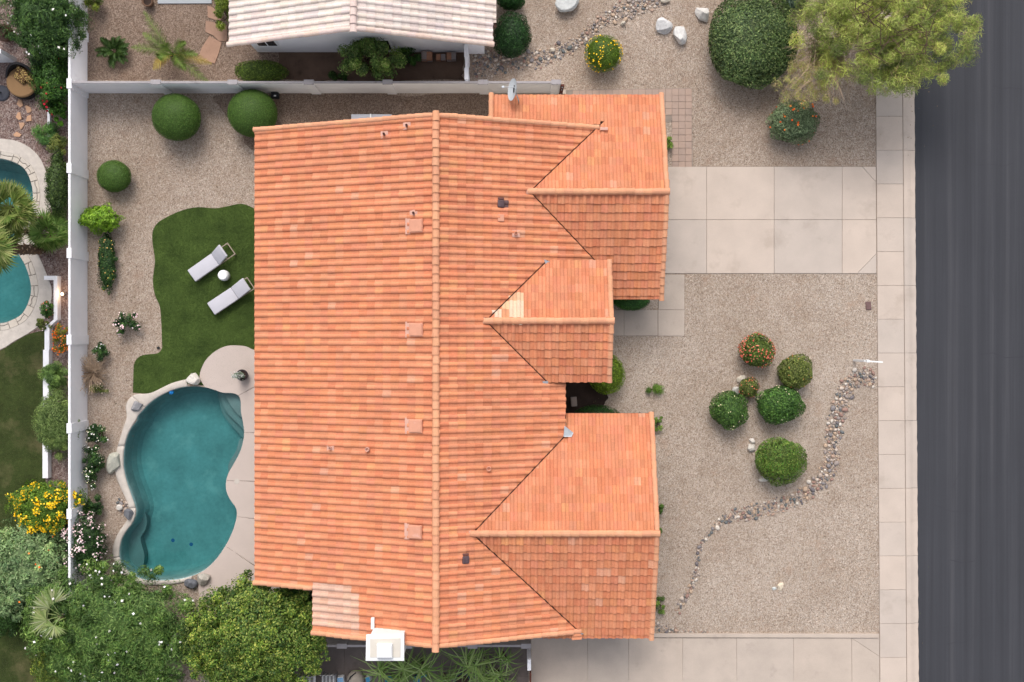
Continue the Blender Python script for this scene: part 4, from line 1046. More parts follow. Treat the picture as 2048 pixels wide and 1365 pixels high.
# back yard bed along the wall
plant("lime_shrub", "bright lime green shrub leaning over the white wall", "shrub", 200, 438, 38, 26, 1.3, G_LM, 5000, .08, .6, 'loose', 50, .16, hollow=.4, dense=.5)
plant("lantana_hedge", "dark green flowering hedge strip with tiny yellow blooms along the wall", "shrub", 214, 523, 17, 55, .7, G_DK, 5200, .065, .6, 'loose', 60, .14, hollow=.4, dense=.6, flowers=([S(240,214,110), S(236,190,120)], 70, .06))
plant("rose_bush", "small rose bush with pale pink clusters beside the turf", "shrub", 252, 648, 30, 27, .9, G_DK, 2200, .06, .6, 'loose', 22, .16, hollow=.2, flowers=(PNK, 60, .09))
plant("rose_bush", "small dark shrub with white blooms above the bare twiggy bush", "shrub", 203, 706, 20, 22, .8, G_DK, 1500, .055, .6, 'loose', 16, .15, hollow=.2, flowers=(WHITE, 20, .06))
plant("rose_bush", "white flowering dark green bush directly below the bare twiggy bush", "shrub", 196, 868, 26, 24, .95, G_DK, 2600, .06, .6, 'loose', 22, .17, hollow=.2, flowers=([S(248,240,200)] + WHITE, 50, .06))
plant("rose_bush", "taller white flowering bush against the wall opposite the pool boulder", "shrub", 188, 930, 24, 46, 1.1, G_DK, 4200, .06, .6, 'loose', 34, .18, hollow=.2, flowers=([S(248,240,200)] + WHITE, 85, .06))
plant("green_bush", "plain dark green bush between the yellow flowering shrub and pool pebbles", "shrub", 190, 1016, 22, 26, .9, G_DK, 2600, .055, .6, 'loose', 22, .16, hollow=.2)
plant("pink_oleander", "large bush covered in pale pink blossom beside the pool", "shrub", 172, 1090, 42, 60, 1.9, G_DK, 8000, .075, .3, 'loose', 100, .2, hollow=.5, dense=.4, flowers=(PNK, 560, .08))
# bare twiggy bush
r = random.Random(44); bb = P(190, 745); t = thing("bare_bush", "bare dry twiggy bush spilling against the white wall", "shrub", bb)
g = Geo()
for k in range(95):
    a = r.uniform(0, 6.28); L = r.uniform(.35, 1.2); up = r.uniform(.25, 1.0); e = bb + Vector((math.cos(a) * L * .8 - .1, math.sin(a) * L * .85 - .1, up)); m_ = bb.lerp(e, .5) + Vector((r.uniform(-.1, .1), r.uniform(-.1, .1), .12))
    g.add(*tube([bb, m_, e], [.016, .012, .006], 4, False))
    for q in range(5):
        s_ = bb.lerp(e, r.uniform(.4, .95)); d = Vector((math.cos(a + r.uniform(-1.2, 1.2)), math.sin(a + r.uniform(-1.2, 1.2)), r.uniform(-.2, .5))) * r.uniform(.12, .35); g.add(*tube([s_, s_ + d], [.009, .005], 3, False))
g.build("branches", twig_m, t)
plant("rose_bush", "sparse shrub with cream blooms under the bare twiggy bush", "shrub", 196, 778, 22, 16, .5, G_OL, 700, .05, .6, 'loose', 12, .14, hollow=.2, flowers=([S(240,220,200)], 25, .05))
# the big planting in the lower corner
plant("citrus_tree", "dense yellow green citrus tree at the house corner", "tree", 512, 1276, 132, 120, 3.6, [S(98,124,48), S(120,142,56), S(80,108,42), S(148,158,78), S(62,94,38)], 36000, .09, .55, 'loose', 300, .3, tall=True, zc=1.9, hollow=.72, zmin=-.1, dense=.35)
plant("citrus_tree", "darker green tree squeezed between the citrus tree and chimney", "tree", 592, 1240, 42, 78, 2.3, [S(56,92,36), S(70,110,42), S(44,74,30)], 9000, .08, .55, 'loose', 130, .22, tall=True, zc=1.2, hollow=.6, dense=.5)
plant("white_oleander", "large loose green shrub dotted with white blossom below the pool", "shrub", 225, 1265, 168, 128, 3.0, [S(84,118,54), S(104,134,64), S(66,98,44), S(120,146,78)], 40000, .15, .17, 'loose', 240, .36, tall=True, zc=1.5, hollow=.7, dense=.3, flowers=(WHITE, 110, .12), droop=.3, zmin=-.1)
plant("silver_shrub", "grey green leafy shrub with scattered orange blooms on the lawn edge", "shrub", 58, 1135, 76, 95, 2.0, G_SG, 14000, .13, .35, 'loose', 130, .27, hollow=.65, dense=.25, flowers=(ORG, 12, .1, 3.0))
plant("silver_shrub", "grey green leafy shrub tucked under the yellow blooms", "shrub", 85, 1068, 40, 30, 1.3, G_SG, 3500, .12, .35, 'loose', 40, .2, hollow=.5, dense=.4)
plant("yellow_bells", "big shrub covered with bright yellow blossom over the wall", "shrub", 93, 1012, 68, 52, 2.2, [S(96,130,40), S(116,148,50), S(80,110,36)], 9000, .085, .4, 'loose', 120, .22, hollow=.6, dense=.5, flowers=(YEL, 900, .095))
plant("dark_hedge", "dark green hedge at the lawn's lower corner behind the silver shrub", "shrub", 10, 1225, 36, 44, 1.1, [S(60,92,36), S(50,78,32)], 4000, .07, .5, 'loose', 40, .22, dense=.5)
plant("yellow_green_shrub", "low yellow green shrub beneath the fan palm fronds", "shrub", 110, 1330, 44, 48, 1.3, G_OL + G_YL, 6500, .075, .5, 'loose', 60, .22, dense=.5)
# shrubs next door on the left
plant("white_oleander", "tall dark green oleander with white blossom over the wall corner", "shrub", 92, 40, 74, 84, 2.9, [S(58,88,44), S(74,106,52), S(44,70,36), S(88,120,58)], 19000, .13, .2, 'loose', 150, .32, tall=True, zc=1.5, hollow=.6, dense=.3, flowers=(WHITE, 40, .12))
plant("bougainvillea", "green climber with crimson blooms sprawling beside the round daybed", "shrub", 108, 160, 36, 62, 1.9, [S(60,96,36), S(78,116,44), S(46,76,30)], 9500, .075, .55, 'loose', 60, .25, hollow=.5, dense=.4, flowers=(RED, 40, .12))
plant("green_bush", "bright green bush on the low kerb near the wall corner", "shrub", 118, 220, 18, 28, .9, [S(78,128,32), S(92,140,40), S(62,104,28)], 2600, .08, .35, 'loose', 20, .17)
plant("fern_shrub", "feathery green shrub spilling over the pale kerb", "shrub", 92, 268, 28, 26, .7, [S(78,118,56), S(96,134,66), S(60,98,46)], 2200, .16, .1, 'loose', 12, .28, droop=.5)
plant("green_hedge", "dark green hedge crowded against the far side of the wall", "shrub", 116, 375, 22, 70, 1.3, [S(66,88,40), S(82,104,48), S(50,70,34)], 6000, .065, .5, 'loose', 60, .18, dense=.6, flowers=([S(232,220,200)], 14, .05))
plant("fern_shrub", "loose olive shrub between the kerb and wall", "shrub", 116, 292, 18, 20, .8, G_OL, 1500, .1, .2, 'loose', 12, .18)
plant("rose_bush", "small flowering shrub at the pool deck corner next door", "shrub", 93, 620, 15, 16, .8, G_MD, 1300, .055, .6, 'loose', 12, .14, flowers=(CORAL, 10, .07))
plant("rose_bush", "low reddish green shrub beside the planter wall bend", "shrub", 90, 650, 18, 14, .6, G_OL, 1200, .055, .6, 'loose', 12, .13, flowers=(PNK, 8, .06))
plant("orange_flower_shrub", "airy shrub with orange blooms against the wall", "shrub", 122, 678, 16, 34, 1.0, [S(128,132,48), S(110,120,44)], 1800, .06, .4, 'loose', 20, .17, flowers=(ORG, 120, .07))
plant("feather_shrub", "feathery green shrub on the planter wall above the lawn", "shrub", 108, 752, 26, 30, 1.0, [S(104,134,66), S(120,150,80), S(84,112,54)], 3600, .14, .12, 'loose', 20, .26)
plant("rosemary_shrub", "large light green spiky shrub hanging over the wall toward the lawn", "shrub", 112, 846, 40, 62, 1.7, [S(116,138,74), S(134,154,90), S(92,114,58), S(80,102,50)], 10000, .15, .12, 'loose', 56, .28, hollow=.5, dense=.4, flowers=([S(240,216,180)], 12, .06))
# yard behind
plant("hedge_dome", "rounded green hedge behind the fence beside the palm", "shrub", 519, 144, 51, 24, 1.1, [S(86,108,36), S(104,126,44), S(68,90,30)], 4200, .075, .45, lumpy=.08, zmin=-.6)
plant("young_tree", "loose green tree in front of the white gable wall", "tree", 742, 116, 66, 44, 3.0, [S(92,124,54), S(110,140,66), S(72,100,44), S(130,146,84)], 7500, .11, .3, 'loose', 55, .3, tall=True, zc=1.9, hollow=.35)
plant("green_bush", "small dark bush between the young tree and brick stacks", "shrub", 818, 112, 24, 22, 1.0, [S(66,104,40), S(52,84,34)], 1800, .09, .35, 'loose', 14, .2)
plant("green_bush", "low dark bush under the loose tree by the fence", "shrub", 678, 152, 18, 10, .5, [S(56,84,34), S(44,70,28)], 900, .06, .5, 'loose', 10, .14)
plant("dark_round_shrub", "dark green rounded shrub beside the pale roof edge", "shrub", 1024, 72, 38, 45, 1.5, [S(40,72,34), S(52,88,40), S(32,58,28)], 6500, .075, .5, lumpy=.09)
plant("dark_round_shrub", "dark green shrub behind the pale roof at the frame top", "shrub", 1022, 0, 28, 20, 1.2, [S(44,84,36), S(56,98,42), S(34,64,30)], 3000, .075, .5, lumpy=.09)
plant("yellow_flower_shrub", "round clipped shrub dotted with yellow flowers by the pebble stream", "shrub", 1207, 107, 38, 38, 1.3, [S(92,120,34), S(110,138,42), S(72,98,28)], 5500, .055, .45, lumpy=.05, flowers=(YEL, 120, .065, 2.2))
plant("mounded_shrub", "huge dark green mounded shrub beside the feathery street tree", "shrub", 1504, 84, 93, 96, 2.1, [S(76,98,54), S(94,116,64), S(56,76,44), S(116,132,80)], 32000, .1, .5, lumpy=.1, depth=.3, core=.8)
plant("orange_flower_shrub", "grey green shrub with orange trumpet blooms beneath the feathery tree", "shrub", 1588, 244, 56, 48, 1.2, [S(120,138,100), S(136,152,112), S(98,118,80)], 9000, .1, .3, lumpy=.14, depth=.5, core=.7, flowers=(ORG, 40, .1, 4.0))
plant("agave_tuft", "dark spiky tuft between the mounded shrub and feathery tree", "shrub", 1590, 8, 24, 20, .8, [S(64,84,66), S(80,98,78)], 900, .4, .06, 'loose', 4, .4)
tree_c = [S(146,164,78), S(162,178,86), S(126,144,68), S(178,188,106), S(116,126,66), S(140,124,92)]
ft = plant("feathery_tree", "big feathery yellow green desert tree overhanging the sidewalk and street", "tree", 1768, 45, 182, 140, 5.2, tree_c, 72000, .21, .06, 'loose', 330, .46, tall=True, zc=3.6, trunk=(1725, 70), hollow=.25, droop=.4, stems=14, zmin=-.35, squash=.55)
r = random.Random(3); g = Geo(); b0 = P(1650, 110, 1.2)
for k in range(150):
    q = P(r.uniform(1560, 1720), r.uniform(90, 215), r.uniform(2.4, 3.6)); s_ = P(r.uniform(1620, 1690), r.uniform(70, 120), r.uniform(2.2, 3.2)); g.add(*tube([s_, s_.lerp(q, .5) + Vector((0, 0, .12)), q], [.018, .011, .004], 4, False))
g.build("bare_twigs", twig_m, ft)
rg = np.random.default_rng(8); cpt = P(1640, 140, 2.9); pos, nr, cc, ii = clump_cloud(cpt, (2.1, 1.8, .6), 13000, rg, 70, .3, -.6, .2, .5)
V, K = leaves_at(pos, nr, .13, .1, [S(176,156,110), S(190,170,126), S(150,158,76), S(166,172,90)], rg, .4); add("dry_crown", V, quads(len(pos)), leaf_m, ft, K)
cpt = P(1778, 150, 3.0); pos, nr, cc, ii = clump_cloud(cpt, (1.45, 1.0, .7), 9000, rg, 44, .34, -.6, .3, .6)
V, K = leaves_at(pos, nr, .22, .06, [S(134,150,78), S(114,132,66), S(152,164,88)], rg, .4); add("low_crown", V, quads(len(pos)), leaf_m, ft, K)
g = Geo()
for k in range(60):
    s_ = P(r.uniform(1700, 1860), r.uniform(-10, 110), r.uniform(4.4, 5.0)); a = r.uniform(0, 6.28); q = s_ + Vector((math.cos(a), math.sin(a), r.uniform(.0, .25))) * r.uniform(.5, 1.1); g.add(*tube([s_, s_.lerp(q, .5) + Vector((0, 0, .06)), q], [.022, .014, .005], 4, False))
g.build("upper_twigs", bark_m, ft)
# front yard
fy = [("front yard shrub with coral pink new leaves and blossom", 1514, 702, 34, 34, 1.25, [S(96,116,50), S(112,130,58), S(78,98,42)], (CORAL, 240, .065, 1.6)),
      ("olive green clipped shrub nearest the sidewalk in the front yard", 1591, 745, 35, 34, 1.2, G_OL, ([S(206,140,84)], 14, .05)),
      ("smallest clipped shrub wedged between the front yard shrubs and two rocks", 1498, 776, 20, 20, .8, G_OL, (CORAL, 40, .05, 2.0)),
      ("dark green clipped shrub below the smallest shrub, facing the house", 1459, 822, 39, 38, 1.3, [S(78,112,50), S(94,126,58), S(60,90,42)], ([S(230,220,180)], 18, .055)),
      ("dark green oval clipped shrub in the middle of the front yard group", 1558, 810, 48, 38, 1.35, [S(74,112,48), S(92,128,56), S(56,90,40)], ([S(230,220,180)], 22, .055)),
      ("largest olive clipped shrub above the pebble stream in the front yard", 1560, 920, 52, 46, 1.4, [S(98,120,48), S(114,134,58), S(80,100,42), S(84,126,46)], None)]
for lab, px, py, rx, ry, h, cc_, fl_ in fy:
    plant("clipped_shrub", lab, "shrub", px, py, rx, ry, h, cc_, int(rx * ry * 5), .078, .55, lumpy=.13, depth=.36, core=.72, flowers=fl_, group="clipped shrubs in the front yard")
plant("entry_hedge", "clipped dark hedge below the garage eave", "shrub", 1262, 602, 38, 20, .9, [S(60,110,42), S(78,126,52), S(48,88,36)], 3800, .05, .55, lumpy=.03, core=.93)
plant("entry_hedge", "rounded bright green hedge under the entry gable corner", "shrub", 1214, 748, 37, 42, 1.1, [S(112,138,34), S(128,154,46), S(90,116,30)], 5600, .055, .55, lumpy=.06)
plant("entry_hedge", "dark clipped hedge hugging the lower wing eave", "shrub", 1192, 836, 50, 26, .9, [S(48,84,34), S(60,100,40), S(38,68,30)], 4600, .055, .55, lumpy=.05)
plant("grass_tuft", "lone green grass tuft in front of the entry gable", "plant", 1307, 780, 16, 11, .4, [S(106,140,52), S(120,152,66), S(88,120,44)], 500, .2, .06, 'loose', 4, .2)
for px, py, rx, ry, lab in ((1318, 848, 13, 18, "scruffy green plant at the top corner of the lower wing"), (1319, 1017, 9, 12, "small olive plant midway along the lower wing gable"), (1321, 1210, 11, 22, "round green plant at the far corner of the lower wing"), (1336, 286, 10, 16, "green plant beside the garage gable and paver path"), (1316, 1058, 7, 14, "thin olive plant beside the lower wing ridge end")):
    plant("edge_plant", lab, "plant", px, py, rx, ry, .5, [S(96,128,50), S(112,140,60), S(80,104,44)], 700, .07, .35, 'loose', 8, .12)

# palms
def frond(g, base, tip, arch, w, cols, r, n_=26, tipw=.25):
    """feather frond from base to tip, leaflets both sides"""
    base, tip = Vector(base), Vector(tip); mid = base.lerp(tip, .5) + Vector((0, 0, arch)); prev = base
    d0 = (tip - base).normalized(); s0 = d0.cross(Vector((0, 0, 1))).normalized(); pts = []
    for k in range(n_ + 1): u = k / n_; pts.append(base * (1-u)**2 + mid * 2*u*(1-u) + tip * u*u)
    g.add(*tube(pts[::4] + [pts[-1]], [.02 * (1 - .8 * i / (len(pts[::4]))) for i in range(len(pts[::4]) + 1)], 4, False), jitter(cols[0], r))
    for k in range(3, n_):
        u = k / n_; L = 1.15 * w * (math.sin(math.pi * min(1, u * .9 + .15)) * .8 + .25)
        d = (pts[k+1] - pts[k]).normalized()
        for sd in (-1, 1):
            for q in (0, .5):
                b_ = pts[k].lerp(pts[k+1], q); e = b_ + (s0 * sd * 1.0 + d * .75 + Vector((0, 0, r.uniform(-.35, .15)))).normalized() * L * r.uniform(.8, 1.15)
                n1 = d * .011; c = jitter(r.choice(cols), r, .2, .06)
                m_ = b_.lerp(e, .5) + Vector((0, 0, .02)); g.add([b_ - n1, b_ + n1, m_ + n1 * .9, e, m_ - n1 * .9], [[0,1,2,3,4]], c)
def fan(g, base, dirv, L, cols, r, spread=2.0, n_=20, pet=.5):
    base = Vector(base); d = Vector(dirv).normalized(); s_ = d.cross(Vector((0, 0, 1)));
    s_ = s_.normalized() if s_.length > .05 else Vector((1, 0, 0)); nrm = s_.cross(d).normalized(); h = base + d * L * pet
    g.add(*bar(base, h, .03, .012, nrm), jitter(cols[0], r))
    for k in range(n_):
        a = spread * (k / (n_ - 1) - .5) * 1.6; e = h + (d * math.cos(a) + s_ * math.sin(a)).normalized() * L * r.uniform(.6, .72) + Vector((0, 0, -.12 * L * r.random()))
        p = (d * -math.sin(a) + s_ * math.cos(a)).normalized() * (L * .035); m_ = h.lerp(e, .55) + nrm * .015
        g.add([h, m_ - p, e, m_ + p], [[0,1,2,3]], jitter(r.choice(cols), r, .18, .05))
def fan_palm(name, label, basepx, toppx, zt, L, cols, n_, seed, r0=.2, arc_=(0, 6.28), els=(-.35, 1.3)):
    r = random.Random(seed); b_ = P(*basepx); tp = P(*toppx, zt); t = thing(name, label, "palm", b_)
    pts = [b_.lerp(tp, k / 8) + Vector((0, 0, 0)) for k in range(9)]; v, f = tube(pts, [r0 * (1.15 - .3 * k / 8) for k in range(9)], 10); add("trunk", v, f, bark_m, t, smooth=True)
    g = Geo()                                              # leaf-base boots wrapped round the trunk
    nb = int(18 * (tp - b_).length)
    for k in range(nb):
        u = k / nb; q = b_.lerp(tp, u); a = k * 2.4; rr = r0 * (1.15 - .3 * u); d = Vector((math.cos(a), math.sin(a), 0)); o = q + d * rr
        sd = Vector((-d.y, d.x, 0)) * .06; g.add([o - sd, o + sd, o + d * .09 + Vector((0, 0, .16)), o - d * .05 + Vector((0, 0, .1))], [[0,1,2],[0,2,3],[1,3,2]], jitter(r.choice([S(150,124,100), S(176,152,128), S(120,96,78), S(196,178,156)]), r, .15))
    g.build("leaf_bases", rock_m, t, col=True)
    g = Geo()
    for k in range(n_):
        a = arc_[0] + (arc_[1] - arc_[0]) * (k + r.uniform(.2, .8)) / n_; el = r.uniform(*els); d = Vector((math.cos(a) * math.cos(el), math.sin(a) * math.cos(el), math.sin(el))); fan(g, tp, d, L * r.uniform(.8, 1.15), cols, r)
    g.build("crown", leaf_m, t, col=True); return t
PALM = [S(150,166,88), S(134,154,78), S(112,138,64), S(176,182,112)]
PALMG = [S(110,146,64), S(128,160,78), S(92,126,52), S(150,172,96)]
fan_palm("fan_palm", "yellow green fan palm leaning over the neighbour pool edge", (96,448), (18,418), 3.2, 1.15, PALM, 34, 5, .17)
fan_palm("fan_palm", "shorter fan palm with thin dark trunk between the two thick trunked palms", (80,472), (20,455), 2.6, .95, PALM, 20, 6, .11)
fan_palm("fan_palm", "tall fan palm whose shaggy pale trunk crosses the neighbour pool", (84,499), (-34,500), 5.4, 1.2, PALM, 26, 7, .2)
fan_palm("young_fan_palm", "low young green fan palm beside the shaggy trunk", (104,470), (102,468), .55, .95, PALMG, 30, 8, .12)
fan_palm("young_fan_palm", "pale green fan palm fronds poking out of the large white flowering shrub", (122,1235), (122,1232), 2.5, 1.15, [S(158,174,110), S(140,160,92), S(178,188,140)], 6, 9, .14, (1.9, 4.4), (.1, .6))
r = random.Random(17); b_ = P(345, 112); t = thing("feather_palm", "young feather palm with arching yellowing fronds behind the fence", "palm", b_)
cr = P(346, 110, 1.0); add("trunk", *tube([b_, cr], [.13, .1], 9), bark_m, t, smooth=True)
gg = Geo(); gy = Geo()
for (tx, ty, z, kind) in ((287,22,1.2,0),(262,95,1.0,0),(420,168,1.0,0),(306,140,.7,1),(424,128,.8,1),(395,110,1.5,0),(330,90,1.9,0),(372,86,1.8,0),(285,66,1.1,0),(372,140,1.6,0),(318,118,1.7,0)):
    frond(gg if not kind else gy, cr, P(tx, ty, z), .55, .34, [S(120,146,62), S(140,160,78), S(100,128,52)] if not kind else [S(196,170,84), S(206,184,104)], r)
gg.build("crown", leaf_m, t, col=True); gy.build("dry_frond", leaf_m, t, col=True)
r = random.Random(18); b_ = P(234, 106); t = thing("feather_palm", "small dark green palm clump beside the yellowing feather palm", "palm", b_); g = Geo()
for k in range(22): a = r.uniform(0, 6.28); L = r.uniform(.5, .85); frond(g, b_ + Vector((0, 0, .15)), b_ + Vector((math.cos(a) * L, math.sin(a) * L, r.uniform(.15, .8))), .35, .2, [S(74,104,46), S(90,120,58), S(60,88,40)], r, 18)
g.build("crown", leaf_m, t, col=True); add("trunk", *tube([b_, b_ + Vector((0, 0, .3))], [.1, .08], 8), bark_m, t)
plant("green_bush", "olive shrub on the far side of the wall at the top edge", "shrub", 190, 2, 22, 22, .9, G_OL + G_YL, 1600, .1, .2, 'loose', 12, .2)
plant("green_hedge", "olive hedge against the pale roof's left eave", "shrub", 447, 25, 20, 40, 1.2, [S(104,122,40), S(120,136,52), S(86,104,36)], 3600, .08, .35, 'loose', 24, .22)
# strappy plants by the side wall
def strappy(label, px, py, h, L, n_, seed, cols):
    L *= 1.3; n_ = int(n_ * 1.4); r = random.Random(seed); b_ = P(px, py); t = thing("strappy_plant", label, "plant", b_, "strappy plants along the side wall"); g = Geo(); top0 = b_ + Vector((r.uniform(-.1, .1), r.uniform(-.1, .1), h)); heads = [top0 + Vector((r.uniform(-.35, .35), r.uniform(-.3, .3), r.uniform(-.5, .1) * h)) for _ in range(2)] + [top0]; top = top0
    for k in range(n_):
        top = heads[k % 3]; a = r.uniform(0, 6.28); ll = L * r.uniform(.55, 1.15); up = r.uniform(.05, .6); d = Vector((math.cos(a), math.sin(a), 0)); sd = Vector((-d.y, d.x, 0)); c = jitter(r.choice(cols), r, .2, .06); v = []
        for q in range(6):
            u = q / 5; pt = top + d * (ll * u) + Vector((0, 0, up * u * 1.5 - (up * 1.5 + .35) * u * u)) + sd * (.28 * ll * u * u * math.sin(k * 1.7)); w = .02 * (1 - u ** 2) + .003; v += [pt - sd * w, pt + sd * w]
        g.add(v, [[2*q, 2*q+1, 2*q+3, 2*q+2] for q in range(5)], c)
    g.build("foliage", leaf_m, t, col=True)
    for hd in heads: add("stem", *tube([b_, b_.lerp(hd, .5) + Vector((0, 0, .05)), hd], [.05, .04, .03], 8), bark_m, t, smooth=True)
SG = [S(128,160,78), S(146,176,96), S(104,138,62), S(160,184,116)]
for i, (px, py, h, L, n_) in enumerate(((772,1336,1.0,1.0,34),(812,1322,1.2,1.1,40),(842,1318,1.3,1.0,36),(888,1348,.8,.7,26),(938,1316,1.5,1.15,44),(962,1335,1.0,.8,30),(995,1338,.9,.85,30),(1006,1305,1.1,.75,20),(800,1352,.7,.8,26),(1000,1362,.6,.6,20))):
    strappy(("strappy leaved plant above the cyan bucket", "strappy leaved plant just right of the chimney cap, against the wall", "tall strappy leaved plant under the end of the main roof ridge", "short yellowish strappy tuft between the watering can and teal planter", "largest strappy leaved plant, tallest along the side wall", "strappy leaved plant above the dark teal planter rim", "strappy leaved plant closest to the rusty side gate pillar", "thin strappy leaved plant with few leaves against the grey wall", "low strappy leaved plant between the cyan bucket and watering can", "smallest pale strappy tuft at the foot of the side gate")[i], px, py, h, L, n_, 60 + i, SG)

# ================================================================ STONES
def pebble_mesh(seed):
    r = random.Random(seed); v = [(0, 0, .62)]; f = []
    for k, (z, rr) in enumerate(((.38, .72), (-.1, 1.0))):
        for q in range(6): a = 2 * math.pi * (q + .5 * k) / 6; e = r.uniform(.82, 1.15); v.append((rr * e * math.cos(a), rr * e * math.sin(a), z * r.uniform(.8, 1.2)))
    v.append((0, 0, -.35))
    for q in range(6):
        j = (q + 1) % 6; f += [[0, 1 + q, 1 + j], [1 + q, 7 + q, 1 + j], [1 + j, 7 + q, 7 + j], [7 + q, 13, 7 + j]]
    return v, f
PEBC = [S(216,200,186), S(196,180,168), S(168,156,150), S(150,144,144), S(128,122,124), S(196,168,150), S(170,138,126), S(226,216,204), S(120,124,124), S(204,178,154)]
pebm = {}
for s_ in range(4):
    for ci, c in enumerate(PEBC):
        v, f = pebble_mesh(s_); pebm[s_, ci] = mesh_np("stone", v, f, [c] * len(v), True, rock_m)
def stream(name, label, path_px, seed, width, n_obj, n_small, rsz=(.05, .12)):
    r = random.Random(seed); P0 = P(*path_px[len(path_px)//2][:2]); t = thing(name, label, "stone border", (P0.x, P0.y, .004)); L = [0]
    for i in range(1, len(path_px)): L.append(L[-1] + (math.hypot(path_px[i][0]-path_px[i-1][0], path_px[i][1]-path_px[i-1][1]) * path_px[i][2]))
    placed = []; g = Geo(); cnt = 0; tries = 0
    while cnt < n_obj + n_small and tries < 60000:
        tries += 1; s_ = r.uniform(0, L[-1]); i = max(1, next(k for k in range(1, len(L)) if L[k] >= s_)); u = (s_ - L[i-1]) / max(1e-6, L[i] - L[i-1]); a, b_ = path_px[i-1], path_px[i]
        w = (a[2] + (b_[2] - a[2]) * u) * width; dx, dy = b_[0]-a[0], b_[1]-a[1]; ln = math.hypot(dx, dy) or 1; o = max(-1.3, min(1.3, r.gauss(0, .55))) * w
        q = P(a[0] + dx * u - dy / ln * o, a[1] + dy * u + dx / ln * o, .004); big_ = cnt < n_obj
        R0 = r.uniform(*rsz) * (1 if r.random() < .8 else 1.45) if big_ else r.uniform(.022, .045)
        if any((q.x - p[0])**2 + (q.y - p[1])**2 < ((R0 + p[2]) * .82)**2 for p in placed): continue
        placed.append((q.x, q.y, R0)); ci = r.randrange(len(PEBC)); sx = R0 * r.uniform(.85, 1.25); sy = R0 * r.uniform(.75, 1.0)
        if big_:
            M = Matrix.Translation(q + Vector((0, 0, R0 * .3))) @ Matrix.Rotation(r.uniform(0, 6.28), 4, 'Z') @ Matrix.Diagonal((sx, sy, R0 * .8, 1)); inst("stone", pebm[r.randrange(4), ci], M, t)
        else:
            v, f = pebble_mesh(r.randrange(9)); an = r.uniform(0, 6.28); ca, sa = math.cos(an), math.sin(an); g.add([(q.x + (x*ca - y*sa) * R0, q.y + (x*sa + y*ca) * R0, q.z + R0 * .25 + z * R0) for x, y, z in v], f, jitter(PEBC[ci], r, .1))
        cnt += 1
    if g.v: tag(g.build("small_pebbles", rock_m, t, smooth=True, col=True), kind="stuff")
stream("pebble_stream", "winding border of mixed river cobbles from the sidewalk across the front yard",
  [(1750,760,1),(1722,752,1),(1702,762,1),(1690,786,1),(1682,810,1),(1672,838,1),(1667,872,1),(1664,910,1),(1655,942,1),(1640,966,.9),(1614,985,.9),(1580,1003,.9),(1540,1016,.9),(1500,1024,.9),(1466,1032,.7),(1440,1046,.5),(1418,1066,.25),(1400,1092,.35),(1396,1112,.3),(1390,1152,.4),(1380,1178,.4),(1366,1204,.4),(1354,1224,.35)], 5, 13, 300, 420, (.05, .105))
stream("pebble_stream", "border of dark river cobbles running past the yellow flowered shrub",
  [(946,132,1.3),(985,128,1.3),(1025,122,1),(1065,122,1),(1105,110,.9),(1140,95,.8),(1165,78,.6),(1188,56,.6),(1215,36,.7),(1245,22,1),(1285,8,1.1),(1320,-12,1.1)], 6, 15, 230, 360, (.045, .09))
stream("pebble_pile", "small heap of white pebbles beside the pool coping", [(236,1008,.6),(246,1004,.7),(250,1015,.7),(240,1018,.5)], 8, 9, 22, 20, (.05, .12))
stream("edge_pebbles", "scatter of small dark stones at the front wing corner by the lot kerb", [(1312,1245,.8),(1330,1260,.8),(1380,1264,.3),(1420,1265,.2)], 12, 8, 14, 60, (.04, .07))
def boulder(label, px, py, rx, ry, h, c, seed, ang=0.0, planes=13, name="boulder", z0=0.0, group=None):
    bm = bmesh.new(); bmesh.ops.create_icosphere(bm, subdivisions=4, radius=1.0); d = np.array([q.co[:] for q in bm.verts]); F3 = [[q.index for q in w.verts] for w in bm.faces]; bm.free(); rg = np.random.default_rng(seed)
    v = d * 1.0
    for k in range(planes):
        nrm = unit(rg.normal(size=(1, 3)))[0]; off = rg.uniform(.5, .86); dd = v @ nrm - off; v = v - np.outer(np.maximum(dd, 0), nrm)
    v *= (1 + .05 * lump(d, rg, 8, 5) + .03 * lump(d, rg, 9, 14))[:, None]; k = CAM_H / FPX
    v = v * np.array([rx * k * 1.12, ry * k * 1.12, h * .75]); ca, sa = math.cos(ang), math.sin(ang); v = v @ np.array([[ca, sa, 0], [-sa, ca, 0], [0, 0, 1]])
    q = P(px, py, z0 + h * .3); v = v + np.array([q.x, q.y, z0 + h * .3])
    cl = np.array(c)[None, :] * 1.15 * (1 + .10 * lump(d, rg, 8, 6)[:, None] + .05 * rg.normal(size=(len(v), 1)))
    return tag(add(name, v, F3, rock_m, None, cl, base=(q.x, q.y, z0)), label, "boulder", group)
GREY = S(214,208,200); DKG = S(112,114,120); TAN = S(206,196,180)
boulder("white grey boulder where the pool coping meets the curved deck", 386, 757, 14, 14, .5, GREY, 1)
boulder("flat bluish grey boulder on the pool coping bend", 275, 812, 14, 11, .3, S(160,158,160), 2, .4, z0=.03)
boulder("large pale green grey boulder beside the coping opposite the white flowered bush", 229, 923, 13, 24, .45, S(188,186,172), 3, -.25)
boulder("dark slate boulder on the coping beside the pebble heap", 256, 1030, 10, 11, .35, DKG, 4)
boulder("round pale pebble boulder in the white pebble heap", 239, 1014, 8, 7, .2, GREY, 5)
boulder("jagged grey boulder at the pool's lower corner", 407, 1158, 13, 12, .5, S(176,170,160), 6)
boulder("dark slate boulder under the pool's lower coping", 380, 1168, 14, 10, .4, DKG, 7)
boulder("large pale angular boulder at the top of the neighbour front yard", 1132, 6, 24, 19, .6, S(200,202,200), 8, .4)
